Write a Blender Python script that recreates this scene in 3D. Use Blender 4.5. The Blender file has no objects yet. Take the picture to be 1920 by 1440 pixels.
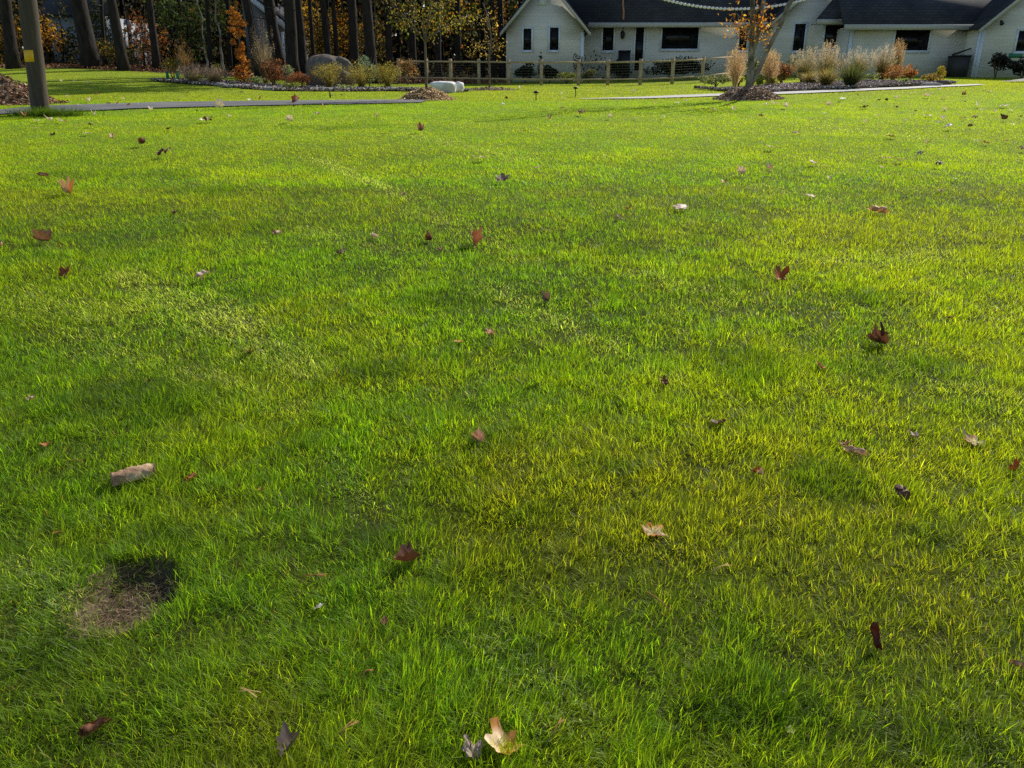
import bpy, math, random
import numpy as np
from mathutils import Vector, Euler

SC = bpy.context.scene
COL = SC.collection
RNG = np.random.default_rng(11)
random.seed(5)
PI = math.pi

# ------------------------------------------------------------------ camera model (photo pixels 1920x1440 -> rays)
F = 1442.0
TH = math.radians(20.0)
CT, ST = math.cos(TH), math.sin(TH)
CAM = np.array([0.0, 0.0, 1.6])


def ray(px, py):
    u = (720 - py) / F
    return np.array([(px - 960) / F, CT + u * ST, -ST + u * CT])


def at(px, py, Y):
    d = ray(px, py)
    return CAM + d * (Y / d[1])


def hx(px, Y, py=85):
    return float(at(px, py, Y)[0])


def hz(py, Y):
    return float(at(960, py, Y)[2])


# ------------------------------------------------------------------ noise
def _hash(ix, iy, seed):
    h = np.sin(ix * 127.1 + iy * 311.7 + seed * 74.7) * 43758.5453
    return h - np.floor(h)


def vnoise(x, y, seed=0):
    x = np.asarray(x, float); y = np.asarray(y, float)
    ix, iy = np.floor(x), np.floor(y)
    fx, fy = x - ix, y - iy
    fx = fx * fx * (3 - 2 * fx); fy = fy * fy * (3 - 2 * fy)
    a = _hash(ix, iy, seed); b = _hash(ix + 1, iy, seed)
    c = _hash(ix, iy + 1, seed); d = _hash(ix + 1, iy + 1, seed)
    return (a * (1 - fx) + b * fx) * (1 - fy) + (c * (1 - fx) + d * fx) * fy


def fbm(x, y, seed=0, n=3):
    s = 0; a = .5; t = 0
    for i in range(n):
        s = s + a * vnoise(x * 2 ** i, y * 2 ** i, seed + i * 13); t += a; a *= .5
    return s / t


def sstep(a, b, x):
    t = np.clip((np.asarray(x, float) - a) / (b - a), 0, 1)
    return t * t * (3 - 2 * t)


# ------------------------------------------------------------------ terrain height
_ky = np.array([-40, 0, 10, 16, 20, 24, 30, 35, 40, 45, 60, 100, 400.])
_kz = np.array([-2.4, 0, .78, 1.24, 1.48, 1.67, 1.95, 2.2, 2.45, 2.8, 3.6, 5.2, 16.])
_gy = np.linspace(-40, 400, 4401)
_gz = np.interp(_gy, _ky, _kz)
_k = np.ones(41) / 41
_gz = np.convolve(np.pad(_gz, 20, mode='edge'), _k, 'valid')
HOLE = None


def Gbase(x, y):
    x = np.asarray(x, float); y = np.asarray(y, float)
    z = np.interp(y, _gy, _gz)
    z = z + .75 * sstep(6, 24, -x) * sstep(27, 43, y)
    z = z + .3 * sstep(4, 16, x) * sstep(14, 28, y)
    return z


def G(x, y):
    x = np.asarray(x, float); y = np.asarray(y, float)
    z = Gbase(x, y)
    amp = .05 * sstep(2, 9, y) * (1 - sstep(19, 23, y))
    z = z + amp * (fbm(x * .55, y * .55, 3, 2) - .5) * 2
    z = z + .016 * (vnoise(x * 2.1, y * 2.1, 8) - .5) * (1 - sstep(8, 14, y))
    if HOLE is not None:
        hxx, hyy, ra, rb = HOLE
        q = ((x - hxx) / ra) ** 2 + ((y - hyy) / rb) ** 2
        z = z - .065 * (1 - sstep(.45, 1.0, q + .25 * (vnoise(x * 16, y * 16, 6) - .5)))
    return z


def gp(px, py):
    d = ray(px, py)
    t = np.concatenate([np.arange(.6, 30, .02), np.arange(30, 160, .1)])
    X = d[0] * t; Y = d[1] * t; Z = CAM[2] + d[2] * t
    f = Z - G(X, Y)
    i = np.argmax(f < 0)
    if f[i] >= 0:
        i = len(t) - 1
    a = t[i - 1] + (t[i] - t[i - 1]) * f[i - 1] / (f[i - 1] - f[i] + 1e-9)
    x, y = float(d[0] * a), float(d[1] * a)
    return np.array([x, y, float(G(x, y))])


def depth(p):
    return float((p[1]) * CT - (p[2] - CAM[2]) * ST)


def mpp(p):  # metres per photo pixel at p
    return depth(p) / F


_h0 = gp(236, 1118); _h1 = gp(236, 1185); _h2 = gp(320, 1118)
HOLE = (float(_h0[0]), float(_h0[1]) + .02, float(_h2[0] - _h0[0]) * 1.1, float(_h0[1] - _h1[1]) * 1.25)

# ------------------------------------------------------------------ materials
MATS = {}


def newmat(name):
    m = bpy.data.materials.new(name); m.use_nodes = True
    nt = m.node_tree; nt.nodes.clear()
    out = nt.nodes.new('ShaderNodeOutputMaterial')
    return m, nt, out


def N(nt, typ, **kw):
    n = nt.nodes.new(typ)
    for k, v in kw.items():
        setattr(n, k, v)
    return n


def mat_attr(name, rough=.5, trans=.4, tcol=(1, 1, 1), spec=.4, tgain=1.0):
    """colour comes from the mesh attribute Col; thin leaf-like surface"""
    m, nt, out = newmat(name)
    a = N(nt, 'ShaderNodeAttribute', attribute_name='Col')
    p = N(nt, 'ShaderNodeBsdfPrincipled')
    p.inputs['Roughness'].default_value = rough
    p.inputs['Specular IOR Level'].default_value = spec
    nt.links.new(a.outputs['Color'], p.inputs['Base Color'])
    if trans > 0:
        mx = N(nt, 'ShaderNodeMixRGB', blend_type='MULTIPLY'); mx.inputs[0].default_value = 1
        mx.inputs[2].default_value = (*[c * tgain for c in tcol], 1)
        nt.links.new(a.outputs['Color'], mx.inputs[1])
        t = N(nt, 'ShaderNodeBsdfTranslucent')
        nt.links.new(mx.outputs[0], t.inputs['Color'])
        s = N(nt, 'ShaderNodeMixShader'); s.inputs[0].default_value = trans
        nt.links.new(p.outputs[0], s.inputs[1]); nt.links.new(t.outputs[0], s.inputs[2])
        nt.links.new(s.outputs[0], out.inputs[0])
    else:
        nt.links.new(p.outputs[0], out.inputs[0])
    MATS[name] = m
    return m


def mat_noise(name, c1, c2, scale=5, rough=.8, bump=.3, detail=6, c3=None, scale3=1.0, stretch=(1, 1, 1), spec=.3, bdist=.02):
    m, nt, out = newmat(name)
    tc = N(nt, 'ShaderNodeTexCoord'); mp = N(nt, 'ShaderNodeMapping')
    mp.inputs['Scale'].default_value = stretch
    nt.links.new(tc.outputs['Object'], mp.inputs[0])
    no = N(nt, 'ShaderNodeTexNoise'); no.inputs['Scale'].default_value = scale; no.inputs['Detail'].default_value = detail
    no.inputs['Roughness'].default_value = .65
    nt.links.new(mp.outputs[0], no.inputs['Vector'])
    cr = N(nt, 'ShaderNodeValToRGB')
    cr.color_ramp.elements[0].position = .32; cr.color_ramp.elements[0].color = (*c1, 1)
    cr.color_ramp.elements[1].position = .68; cr.color_ramp.elements[1].color = (*c2, 1)
    nt.links.new(no.outputs['Fac'], cr.inputs[0])
    col = cr.outputs[0]
    if c3 is not None:
        n2 = N(nt, 'ShaderNodeTexNoise'); n2.inputs['Scale'].default_value = scale3; n2.inputs['Detail'].default_value = 4
        nt.links.new(mp.outputs[0], n2.inputs['Vector'])
        r2 = N(nt, 'ShaderNodeValToRGB'); r2.color_ramp.elements[0].position = .42; r2.color_ramp.elements[1].position = .62
        nt.links.new(n2.outputs['Fac'], r2.inputs[0])
        mx = N(nt, 'ShaderNodeMixRGB'); nt.links.new(r2.outputs[0], mx.inputs[0])
        nt.links.new(col, mx.inputs[1]); mx.inputs[2].default_value = (*c3, 1)
        col = mx.outputs[0]
    p = N(nt, 'ShaderNodeBsdfPrincipled')
    p.inputs['Roughness'].default_value = rough
    p.inputs['Specular IOR Level'].default_value = spec
    nt.links.new(col, p.inputs['Base Color'])
    if bump:
        b = N(nt, 'ShaderNodeBump'); b.inputs['Strength'].default_value = bump; b.inputs['Distance'].default_value = bdist
        nt.links.new(no.outputs['Fac'], b.inputs['Height']); nt.links.new(b.outputs[0], p.inputs['Normal'])
    nt.links.new(p.outputs[0], out.inputs[0])
    MATS[name] = m
    return m


def mat_siding(name, c1, pitch=.16):
    m, nt, out = newmat(name)
    tc = N(nt, 'ShaderNodeTexCoord'); sx = N(nt, 'ShaderNodeSeparateXYZ')
    nt.links.new(tc.outputs['Object'], sx.inputs[0])
    d = N(nt, 'ShaderNodeMath', operation='DIVIDE'); d.inputs[1].default_value = pitch
    nt.links.new(sx.outputs['Z'], d.inputs[0])
    fr = N(nt, 'ShaderNodeMath', operation='FRACT'); nt.links.new(d.outputs[0], fr.inputs[0])
    cr = N(nt, 'ShaderNodeValToRGB')
    e = cr.color_ramp.elements
    e[0].position = 0; e[0].color = (c1[0] * .86, c1[1] * .86, c1[2] * .86, 1)
    e[1].position = .22; e[1].color = (*c1, 1)
    nt.links.new(fr.outputs[0], cr.inputs[0])
    no = N(nt, 'ShaderNodeTexNoise'); no.inputs['Scale'].default_value = 1.3; no.inputs['Detail'].default_value = 5
    mp = N(nt, 'ShaderNodeMapping'); mp.inputs['Scale'].default_value = (.4, .4, 2.2)
    nt.links.new(tc.outputs['Object'], mp.inputs[0]); nt.links.new(mp.outputs[0], no.inputs['Vector'])
    r2 = N(nt, 'ShaderNodeValToRGB'); r2.color_ramp.elements[0].color = (.82, .83, .80, 1); r2.color_ramp.elements[1].color = (1.05, 1.04, 1.02, 1)
    r2.color_ramp.elements[0].position = .3; r2.color_ramp.elements[1].position = .7
    nt.links.new(no.outputs['Fac'], r2.inputs[0])
    mx = N(nt, 'ShaderNodeMixRGB', blend_type='MULTIPLY'); mx.inputs[0].default_value = 1
    nt.links.new(cr.outputs[0], mx.inputs[1]); nt.links.new(r2.outputs[0], mx.inputs[2])
    p = N(nt, 'ShaderNodeBsdfPrincipled'); p.inputs['Roughness'].default_value = .6
    nt.links.new(mx.outputs[0], p.inputs['Base Color'])
    nt.links.new(p.outputs[0], out.inputs[0])
    return m


def mat_shingle(name, c1, c2):
    m, nt, out = newmat(name)
    tc = N(nt, 'ShaderNodeTexCoord')
    br = N(nt, 'ShaderNodeTexBrick'); br.inputs['Scale'].default_value = 1
    br.inputs['Brick Width'].default_value = .3; br.inputs['Row Height'].default_value = .14
    br.inputs['Mortar Size'].default_value = .012
    br.inputs['Color1'].default_value = (*c1, 1); br.inputs['Color2'].default_value = (*c2, 1)
    br.inputs['Mortar'].default_value = (c1[0] * .4, c1[1] * .4, c1[2] * .4, 1)
    mp = N(nt, 'ShaderNodeMapping'); mp.inputs['Rotation'].default_value = (math.radians(90), 0, 0)
    nt.links.new(tc.outputs['Object'], mp.inputs[0]); nt.links.new(mp.outputs[0], br.inputs['Vector'])
    no = N(nt, 'ShaderNodeTexNoise'); no.inputs['Scale'].default_value = .45; no.inputs['Detail'].default_value = 7
    nt.links.new(tc.outputs['Object'], no.inputs['Vector'])
    r2 = N(nt, 'ShaderNodeValToRGB'); r2.color_ramp.elements[0].color = (.6, .62, .68, 1); r2.color_ramp.elements[1].color = (1.7, 1.6, 1.5, 1)
    r2.color_ramp.elements[0].position = .35; r2.color_ramp.elements[1].position = .7
    nt.links.new(no.outputs['Fac'], r2.inputs[0])
    mx = N(nt, 'ShaderNodeMixRGB', blend_type='MULTIPLY'); mx.inputs[0].default_value = 1
    nt.links.new(br.outputs['Color'], mx.inputs[1]); nt.links.new(r2.outputs[0], mx.inputs[2])
    p = N(nt, 'ShaderNodeBsdfPrincipled'); p.inputs['Roughness'].default_value = .85
    nt.links.new(mx.outputs[0], p.inputs['Base Color'])
    nt.links.new(p.outputs[0], out.inputs[0])
    return m


def mat_flat(name, c, rough=.5, spec=.4, metal=0, var=.12, scale=9):
    return mat_noise(name, [v * (1 - var) for v in c], [min(1, v * (1 + var)) for v in c], scale, rough, .08, 4, spec=spec)


M_GRASS = mat_attr('grass_blade', rough=.40, trans=.68, tcol=(1.75, 1.65, .42), spec=.24)
M_LEAF = mat_attr('dry_leaf', rough=.55, trans=.16, tcol=(1.3, .9, .6), spec=.22)
M_FOL = mat_attr('foliage', rough=.55, trans=.5, tcol=(1.65, 1.55, .8), spec=.3)
M_DARKFOL = mat_attr('wood_foliage', rough=.7, trans=.4, tcol=(1.4, 1.2, .6), spec=.15)
M_STRAW = mat_attr('straw', rough=.6, trans=.5, tcol=(1.7, 1.6, 1.3), spec=.3)
M_CHIP = mat_attr('mulch_chip', rough=.8, trans=0, spec=.25)
M_BARK = mat_noise('dark_bark', (.008, .006, .005), (.046, .035, .027), 7, .9, .9, 8, stretch=(1, 1, .25), bdist=.05)
M_BARKP = mat_noise('pale_bark', (.12, .10, .075), (.42, .39, .33), 7, .8, .8, 6, c3=(.075, .06, .045), scale3=4, stretch=(1, 1, .6), bdist=.02)
M_BARKB = mat_noise('mottled_bark', (.09, .07, .05), (.24, .20, .16), 9, .8, .6, 6, c3=(.32, .29, .25), scale3=3.5, stretch=(1, 1, .7), bdist=.02)
M_TWIG = mat_noise('young_bark', (.10, .075, .05), (.22, .17, .12), 20, .8, .5, 4)
M_POLE = mat_noise('weathered_pole', (.075, .055, .038), (.20, .155, .11), 9, .85, .9, 8, c3=(.075, .06, .045), scale3=2, stretch=(2, 2, .12), bdist=.02)
M_YEL = mat_flat('yellow_tag', (.95, .52, .02), .5)
M_FENCE = mat_noise('fence_wood', (.36, .27, .15), (.58, .45, .27), 6, .8, .4, 6, stretch=(1, 1, 1))
M_WIRE = mat_flat('wire', (.09, .09, .085), .5)
M_ASPH = mat_noise('asphalt', (.10, .10, .11), (.17, .17, .18), 60, .75, .3, 8, c3=(.20, .195, .19), scale3=.6, spec=.35)
M_CONC = mat_noise('concrete', (.42, .41, .38), (.58, .57, .53), 14, .8, .3, 8)
M_SOIL = mat_noise('soil', (.035, .022, .012), (.13, .085, .05), 14, .95, .8, 10, c3=(.16, .11, .07), scale3=4)
M_MULCH = mat_noise('mulch', (.05, .035, .026), (.17, .13, .10), 9, .95, .9, 10, c3=(.22, .18, .15), scale3=2)
M_GRAVEL = mat_noise('gravel', (.20, .18, .16), (.52, .48, .44), 18, .9, .8, 10)
M_ROCK = mat_noise('boulder_rock', (.07, .06, .05), (.22, .19, .155), 3.5, .9, .8, 10, c3=(.20, .15, .11), scale3=1.2, bdist=.08)
M_WSTONE = mat_noise('white_stone', (.80, .79, .77), (.93, .92, .91), 5, .75, .5, 8, c3=(.58, .55, .50), scale3=2.0, bdist=.04)
M_SIDE = mat_siding('clapboard', (.80, .775, .69))
M_SIDE2 = mat_siding('grey_clapboard', (.22, .20, .19), .2)
M_TRIM = mat_flat('white_trim', (.72, .78, .84), .45)
M_FASC = mat_flat('grey_trim', (.50, .49, .44), .5)
M_ROOF = mat_shingle('shingles', (.030, .034, .046), (.046, .050, .064))
M_GLASS = mat_noise('window_glass', (.004, .004, .006), (.012, .011, .012), .8, .08, 0, 3, spec=.25)
M_DARK = mat_flat('dark_paint', (.012, .012, .014), .5)
M_GREEN = mat_flat('green_plastic', (.02, .22, .11), .5)
M_COPPER = mat_flat('copper', (.42, .19, .07), .5)
M_BULB = mat_flat('white_bulb', (.85, .86, .88), .3)
M_WOODCH = mat_noise('dead_wood', (.22, .115, .07), (.48, .30, .18), 60, .85, .9, 8, c3=(.62, .44, .27), scale3=22, stretch=(.35, 1, 1), bdist=.01)
M_PALEWALL = mat_siding('pale_clapboard', (.22, .27, .34), .2)


# ------------------------------------------------------------------ object helpers
def mesh_np(name, v, faces, mat, col=None, smooth=False):
    """faces: list of int arrays (n,3) / (n,4)"""
    me = bpy.data.meshes.new(name)
    v = np.asarray(v, np.float32)
    faces = [np.asarray(f, np.int32) for f in faces if len(f)]
    me.vertices.add(len(v)); me.vertices.foreach_set('co', v.ravel())
    tot = np.concatenate([np.full(len(f), f.shape[1], np.int32) for f in faces])
    idx = np.concatenate([f.ravel() for f in faces])
    st = np.concatenate([[0], np.cumsum(tot)[:-1]]).astype(np.int32)
    me.loops.add(len(idx)); me.loops.foreach_set('vertex_index', idx)
    me.polygons.add(len(tot)); me.polygons.foreach_set('loop_start', st); me.polygons.foreach_set('loop_total', tot)
    if smooth:
        me.polygons.foreach_set('use_smooth', np.ones(len(tot), bool))
    me.update(calc_edges=True)
    if col is not None:
        c = np.ones((len(v), 4), np.float32); c[:, :3] = col
        a = me.color_attributes.new('Col', 'FLOAT_COLOR', 'POINT')
        a.data.foreach_set('color', c.ravel())
    me.materials.append(mat)
    return me


def props(o, label=None, cat=None, group=None, kind=None):
    if label: o['label'] = label
    if cat: o['category'] = cat
    if group: o['group'] = group
    if kind: o['kind'] = kind
    return o


def link(name, me, parent=None, loc=None):
    o = bpy.data.objects.new(name, me); COL.objects.link(o)
    if parent is not None: o.parent = parent
    if loc is not None: o.location = [float(q) for q in loc]
    return o


def thing(name, base, label, cat, group=None):
    o = bpy.data.objects.new(name, None); COL.objects.link(o)
    o.location = [float(q) for q in base]; o.empty_display_size = .2
    return props(o, label, cat, group)


class MB:
    """collects shapes given in world space; build() links them as one mesh under root"""
    def __init__(s):
        s.v = []; s.f = {3: [], 4: []}; s.c = []; s.n = 0

    def add(s, v, f, col=None):
        v = np.asarray(v, float).reshape(-1, 3)
        for q in f:
            if len(q) in (3, 4):
                s.f[len(q)].append([i + s.n for i in q])
            else:
                for k in range(1, len(q) - 1):
                    s.f[3].append([q[0] + s.n, q[k] + s.n, q[k + 1] + s.n])
        s.v.append(v); s.n += len(v)
        c = np.zeros((len(v), 3)) + (np.asarray(col) if col is not None else .5)
        s.c.append(c)
        return s

    def addnp(s, v, f, col):
        for q in f:
            s.f[q.shape[1]].extend((q + s.n).tolist())
        s.v.append(v); s.n += len(v); s.c.append(np.zeros((len(v), 3)) + col)
        return s

    def box(s, x0, x1, y0, y1, z0, z1, col=None):
        v = [(x, y, z) for z in (z0, z1) for y in (y0, y1) for x in (x0, x1)]
        return s.add(v, [(0, 2, 3, 1), (4, 5, 7, 6), (0, 1, 5, 4), (2, 6, 7, 3), (0, 4, 6, 2), (1, 3, 7, 5)], col)

    def prism(s, poly, y0, y1, col=None):
        """poly: (x,z) outline extruded along y"""
        n = len(poly)
        v = [(x, y0, z) for x, z in poly] + [(x, y1, z) for x, z in poly]
        f = [tuple(range(n)), tuple(range(2 * n - 1, n - 1, -1))]
        f += [(i, i + n, (i + 1) % n + n, (i + 1) % n) for i in range(n)]
        return s.add(v, f, col)

    def slab(s, pts, t, col=None):
        """polygon pts thickened downward by t along its normal"""
        p = np.asarray(pts, float); n = len(p)
        nn = np.cross(p[1] - p[0], p[2] - p[0]); nn = nn / np.linalg.norm(nn)
        if nn[2] < 0: nn = -nn
        v = np.concatenate([p, p - nn * t])
        f = [tuple(range(n)), tuple(range(2 * n - 1, n - 1, -1))]
        f += [(i, i + n, (i + 1) % n + n, (i + 1) % n) for i in range(n)]
        return s.add(v, f, col)

    def tube(s, pts, rad, n=8, col=None, cap=True):
        P = np.asarray(pts, float); m = len(P)
        R = np.broadcast_to(np.asarray(rad, float), (m,))
        T = np.gradient(P, axis=0); T /= np.linalg.norm(T, axis=1)[:, None] + 1e-9
        ref = np.array([0, 0, 1.]) if abs(T[0][2]) < .9 else np.array([1., 0, 0])
        A = np.cross(T, ref); A /= np.linalg.norm(A, axis=1)[:, None] + 1e-9
        B = np.cross(T, A)
        a = np.arange(n) * 2 * PI / n
        v = P[:, None] + R[:, None, None] * (np.cos(a)[None, :, None] * A[:, None] + np.sin(a)[None, :, None] * B[:, None])
        v = v.reshape(-1, 3)
        i = np.arange(m - 1)[:, None] * n; j = np.arange(n)[None]; k = (j + 1) % n
        q = np.stack([i + j, i + k, i + n + k, i + n + j], -1).reshape(-1, 4)
        f = [tuple(x) for x in q]
        if cap:
            f += [tuple(range(n - 1, -1, -1)), tuple(range((m - 1) * n, m * n))]
        return s.add(v, f, col)

    def build(s, name, mat, root=None, parent=None, smooth=False, colour=True):
        v = np.concatenate(s.v)
        if root is not None:
            v = v - np.array(root.location)
        me = mesh_np(name, v, [np.array(s.f[3], int).reshape(-1, 3), np.array(s.f[4], int).reshape(-1, 4)], mat,
                     np.concatenate(s.c) if colour else None, smooth)
        return link(name, me, parent if parent is not None else root)


def leaves(pts, size, cols, flat=0.0, down=0.0, aspect=.5, rng=RNG):
    """diamond leaf faces: returns verts, [quads], colours"""
    n = len(pts); pts = np.asarray(pts, float)
    size = np.broadcast_to(np.asarray(size, float), (n,))
    d = rng.normal(size=(n, 3)); d[:, 2] = d[:, 2] * (1 - flat) - down
    d /= np.linalg.norm(d, axis=1)[:, None] + 1e-9
    r = rng.normal(size=(n, 3))
    if flat > 0: r[:, 2] *= (1 - flat)
    w = r - d * (r * d).sum(1)[:, None]; w /= np.linalg.norm(w, axis=1)[:, None] + 1e-9
    nn = np.cross(d, w)
    L = size[:, None]; W = L * aspect * rng.uniform(.7, 1.2, (n, 1))
    fold = nn * L * .12
    v = np.stack([pts - d * L * .5, pts + w * W * .5 + fold, pts + d * L * .5, pts - w * W * .5 + fold], 1).reshape(-1, 3)
    q = np.arange(n * 4).reshape(n, 4)
    return v, [q], np.repeat(cols, 4, axis=0)


def palette(n, cols, wts=None, jit=.25, rng=RNG):
    cols = np.asarray(cols, float)
    i = rng.choice(len(cols), n, p=wts)
    c = cols[i] * np.exp(rng.normal(0, jit, (n, 1)))
    return np.clip(c * np.exp(rng.normal(0, .06, (n, 3))), 0, 1)


def blob_pts(n, c, r, lump=6, seed=0, fill=.5, rng=RNG):
    """points in a lumpy ellipsoid volume made of several sub-blobs"""
    c = np.asarray(c, float); r = np.asarray(r, float)
    cen = rng.normal(size=(lump, 3)); cen /= np.linalg.norm(cen, axis=1)[:, None]
    cen = cen * rng.uniform(.25, .72, (lump, 1)); rad = rng.uniform(.3, .52, lump)
    k = rng.integers(0, lump, n)
    d = rng.normal(size=(n, 3)); d /= np.linalg.norm(d, axis=1)[:, None]
    p = cen[k] + d * rad[k][:, None] * rng.uniform(fill, 1, (n, 1)) ** .6
    return c + p * r


# ------------------------------------------------------------------ strips, beds (edges as pixel polylines -> world functions of X)
def edge(pp):
    w = np.array([gp(*p) for p in pp]); o = np.argsort(w[:, 0])
    return w[o, 0], w[o, 1]


DR_N = edge([(-260, 236), (-120, 224), (0, 216), (150, 210), (300, 204), (450, 200), (600, 197), (700, 195.5), (790, 193.5)])
DR_F = edge([(-260, 214), (-120, 206), (0, 202.5), (150, 198), (300, 193), (450, 191), (600, 189.5), (700, 188.5), (790, 188.5)])
PA_N = edge([(1085, 186.6), (1120, 186.5), (1180, 186.4), (1260, 184.5), (1340, 181.5), (1450, 178.5), (1560, 174), (1700, 168), (1810, 162.5), (1850, 160)])
PA_F = edge([(1085, 186.0), (1120, 185.4), (1180, 183.6), (1260, 180.2), (1340, 177), (1450, 174), (1560, 170), (1700, 164.5), (1810, 159.8), (1850, 158)])
BL_N = edge([(285, 153), (330, 156), (420, 163), (520, 171), (640, 172), (740, 171.5), (800, 173), (880, 173)])
BL_X = (BL_N[0][0], BL_N[0][-1])
BR_N = edge([(1302, 167), (1360, 172), (1450, 174), (1530, 170), (1600, 167.5), (1700, 163), (1790, 158.5)])
BR_X = (BR_N[0][0], BR_N[0][-1])
BL_W = lambda x: 4.5 * np.sqrt(np.clip(1 - ((x - (BL_X[0] + BL_X[1]) / 2) / ((BL_X[1] - BL_X[0]) / 2)) ** 2, 0, 1)) * (.5 + .5 * vnoise(x * .4, x * 0 + 3.3, 2))
BR_W = lambda x: 5.0 * np.clip((x - BR_X[0]) / 3, 0, 1) ** .6 * np.clip((BR_X[1] - x) / 1.5, 0, 1) ** .5


def in_strip(x, y, En, Ef, pad=0.0):
    yn = np.interp(x, *En); yf = np.interp(x, *Ef)
    return (x > En[0][0]) & (x < En[0][-1]) & (y > yn - pad) & (y < yf + pad)


def in_bed(x, y, En, W, pad=0.0):
    yn = np.interp(x, *En)
    return (x > En[0][0]) & (x < En[0][-1]) & (y > yn - pad) & (y < yn + W(x) + pad)


def strip_obj(name, En, Ef, mat, lift=.03, n=240, m=7, label=None):
    xs = np.linspace(En[0][0], En[0][-1], n)
    wob = .05 * (vnoise(xs * 3, xs * 0, 5) - .5)
    yn = np.interp(xs, *En) + wob; yf = np.interp(xs, *Ef) - wob
    t = np.linspace(0, 1, m)
    X = np.repeat(xs[:, None], m, 1); Y = yn[:, None] * (1 - t) + yf[:, None] * t
    Z = G(X, Y) + lift
    return grid_obj(name, X, Y, Z, mat)


def grid_obj(name, X, Y, Z, mat, col=None, smooth=True):
    n, m = X.shape
    v = np.stack([X, Y, Z], -1).reshape(-1, 3)
    i = np.arange(n - 1)[:, None] * m; j = np.arange(m - 1)[None]
    q = np.stack([i + j, i + m + j, i + m + j + 1, i + j + 1], -1).reshape(-1, 4)
    me = mesh_np(name, v, [q], mat, col, smooth)
    return link(name, me)


# ------------------------------------------------------------------ GROUND
def build_ground():
    m, nt, out = newmat('lawn_ground')
    tc = N(nt, 'ShaderNodeTexCoord')
    a = N(nt, 'ShaderNodeAttribute', attribute_name='Col')
    n1 = N(nt, 'ShaderNodeTexNoise'); n1.inputs['Scale'].default_value = 45; n1.inputs['Detail'].default_value = 8; n1.inputs['Roughness'].default_value = .75
    nt.links.new(tc.outputs['Object'], n1.inputs['Vector'])
    r = N(nt, 'ShaderNodeValToRGB'); r.color_ramp.elements[0].position = .3; r.color_ramp.elements[1].position = .7
    r.color_ramp.elements[0].color = (.45, .45, .45, 1); r.color_ramp.elements[1].color = (1.5, 1.5, 1.5, 1)
    nt.links.new(n1.outputs['Fac'], r.inputs[0])
    mx = N(nt, 'ShaderNodeMixRGB', blend_type='MULTIPLY'); mx.inputs[0].default_value = 1
    nt.links.new(a.outputs['Color'], mx.inputs[1]); nt.links.new(r.outputs[0], mx.inputs[2])
    p = N(nt, 'ShaderNodeBsdfPrincipled'); p.inputs['Roughness'].default_value = .95; p.inputs['Specular IOR Level'].default_value = .1
    nt.links.new(mx.outputs[0], p.inputs['Base Color'])
    b = N(nt, 'ShaderNodeBump'); b.inputs['Strength'].default_value = .6; b.inputs['Distance'].default_value = .02
    nt.links.new(n1.outputs['Fac'], b.inputs['Height']); nt.links.new(b.outputs[0], p.inputs['Normal'])
    nt.links.new(p.outputs[0], out.inputs[0])
    # non-uniform grid, fine in front of the camera
    ys = np.concatenate([np.linspace(-40, 0, 12, endpoint=False), np.linspace(0, 7, 220, endpoint=False), np.linspace(7, 26, 160, endpoint=False),
                         np.linspace(26, 60, 110, endpoint=False), np.linspace(60, 400, 30)])
    xr = np.concatenate([np.linspace(0, 4.5, 140, endpoint=False), np.linspace(4.5, 30, 150, endpoint=False), np.linspace(30, 70, 40, endpoint=False), np.linspace(70, 400, 14)])
    xs = np.concatenate([-xr[:0:-1], xr])
    X, Y = np.meshgrid(xs, ys, indexing='ij'); Z = G(X, Y)
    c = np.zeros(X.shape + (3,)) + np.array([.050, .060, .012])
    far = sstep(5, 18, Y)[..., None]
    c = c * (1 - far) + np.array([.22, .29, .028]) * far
    # bare forest floor below the trees
    fl = sstep(40.5, 42.0, Y + 1.2 * (vnoise(X * .5, Y * .5, 4) - .5)) * sstep(-1, 1, -X - 1)
    c = c * (1 - fl[..., None]) + np.array([.055, .030, .016]) * fl[..., None]
    hxx, hyy, ra, rb = HOLE
    q = ((X - hxx) / ra) ** 2 + ((Y - hyy) / rb) ** 2
    hw = (1 - sstep(.5, 1.15, q + .5 * (vnoise(X * 18, Y * 18, 6) - .5)))[..., None]
    c = c * (1 - hw) + np.array([.12, .092, .064]) * hw
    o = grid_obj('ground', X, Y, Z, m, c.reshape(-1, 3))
    props(o, kind='structure')
    d = strip_obj('driveway', DR_N, DR_F, M_ASPH); props(d, kind='structure')
    d = strip_obj('path', PA_N, PA_F, M_CONC); props(d, kind='structure')


# ------------------------------------------------------------------ GRASS
# matted streaks where the blades lie over, their sheen painted as paler colour: pixel a, pixel b, half width m, sheen
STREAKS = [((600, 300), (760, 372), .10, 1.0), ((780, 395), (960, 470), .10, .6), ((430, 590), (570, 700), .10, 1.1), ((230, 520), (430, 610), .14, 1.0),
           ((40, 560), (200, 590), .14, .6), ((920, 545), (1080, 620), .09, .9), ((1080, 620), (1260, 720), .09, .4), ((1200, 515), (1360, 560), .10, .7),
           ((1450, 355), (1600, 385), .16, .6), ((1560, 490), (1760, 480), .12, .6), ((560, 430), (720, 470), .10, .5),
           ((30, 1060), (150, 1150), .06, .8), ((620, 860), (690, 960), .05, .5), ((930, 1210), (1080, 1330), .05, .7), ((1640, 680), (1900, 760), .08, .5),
           ((380, 700), (560, 760), .08, .5), ((760, 250), (980, 300), .2, .5), ((1560, 240), (1720, 260), .3, .5), ((150, 640), (420, 720), .1, .5)]


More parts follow.
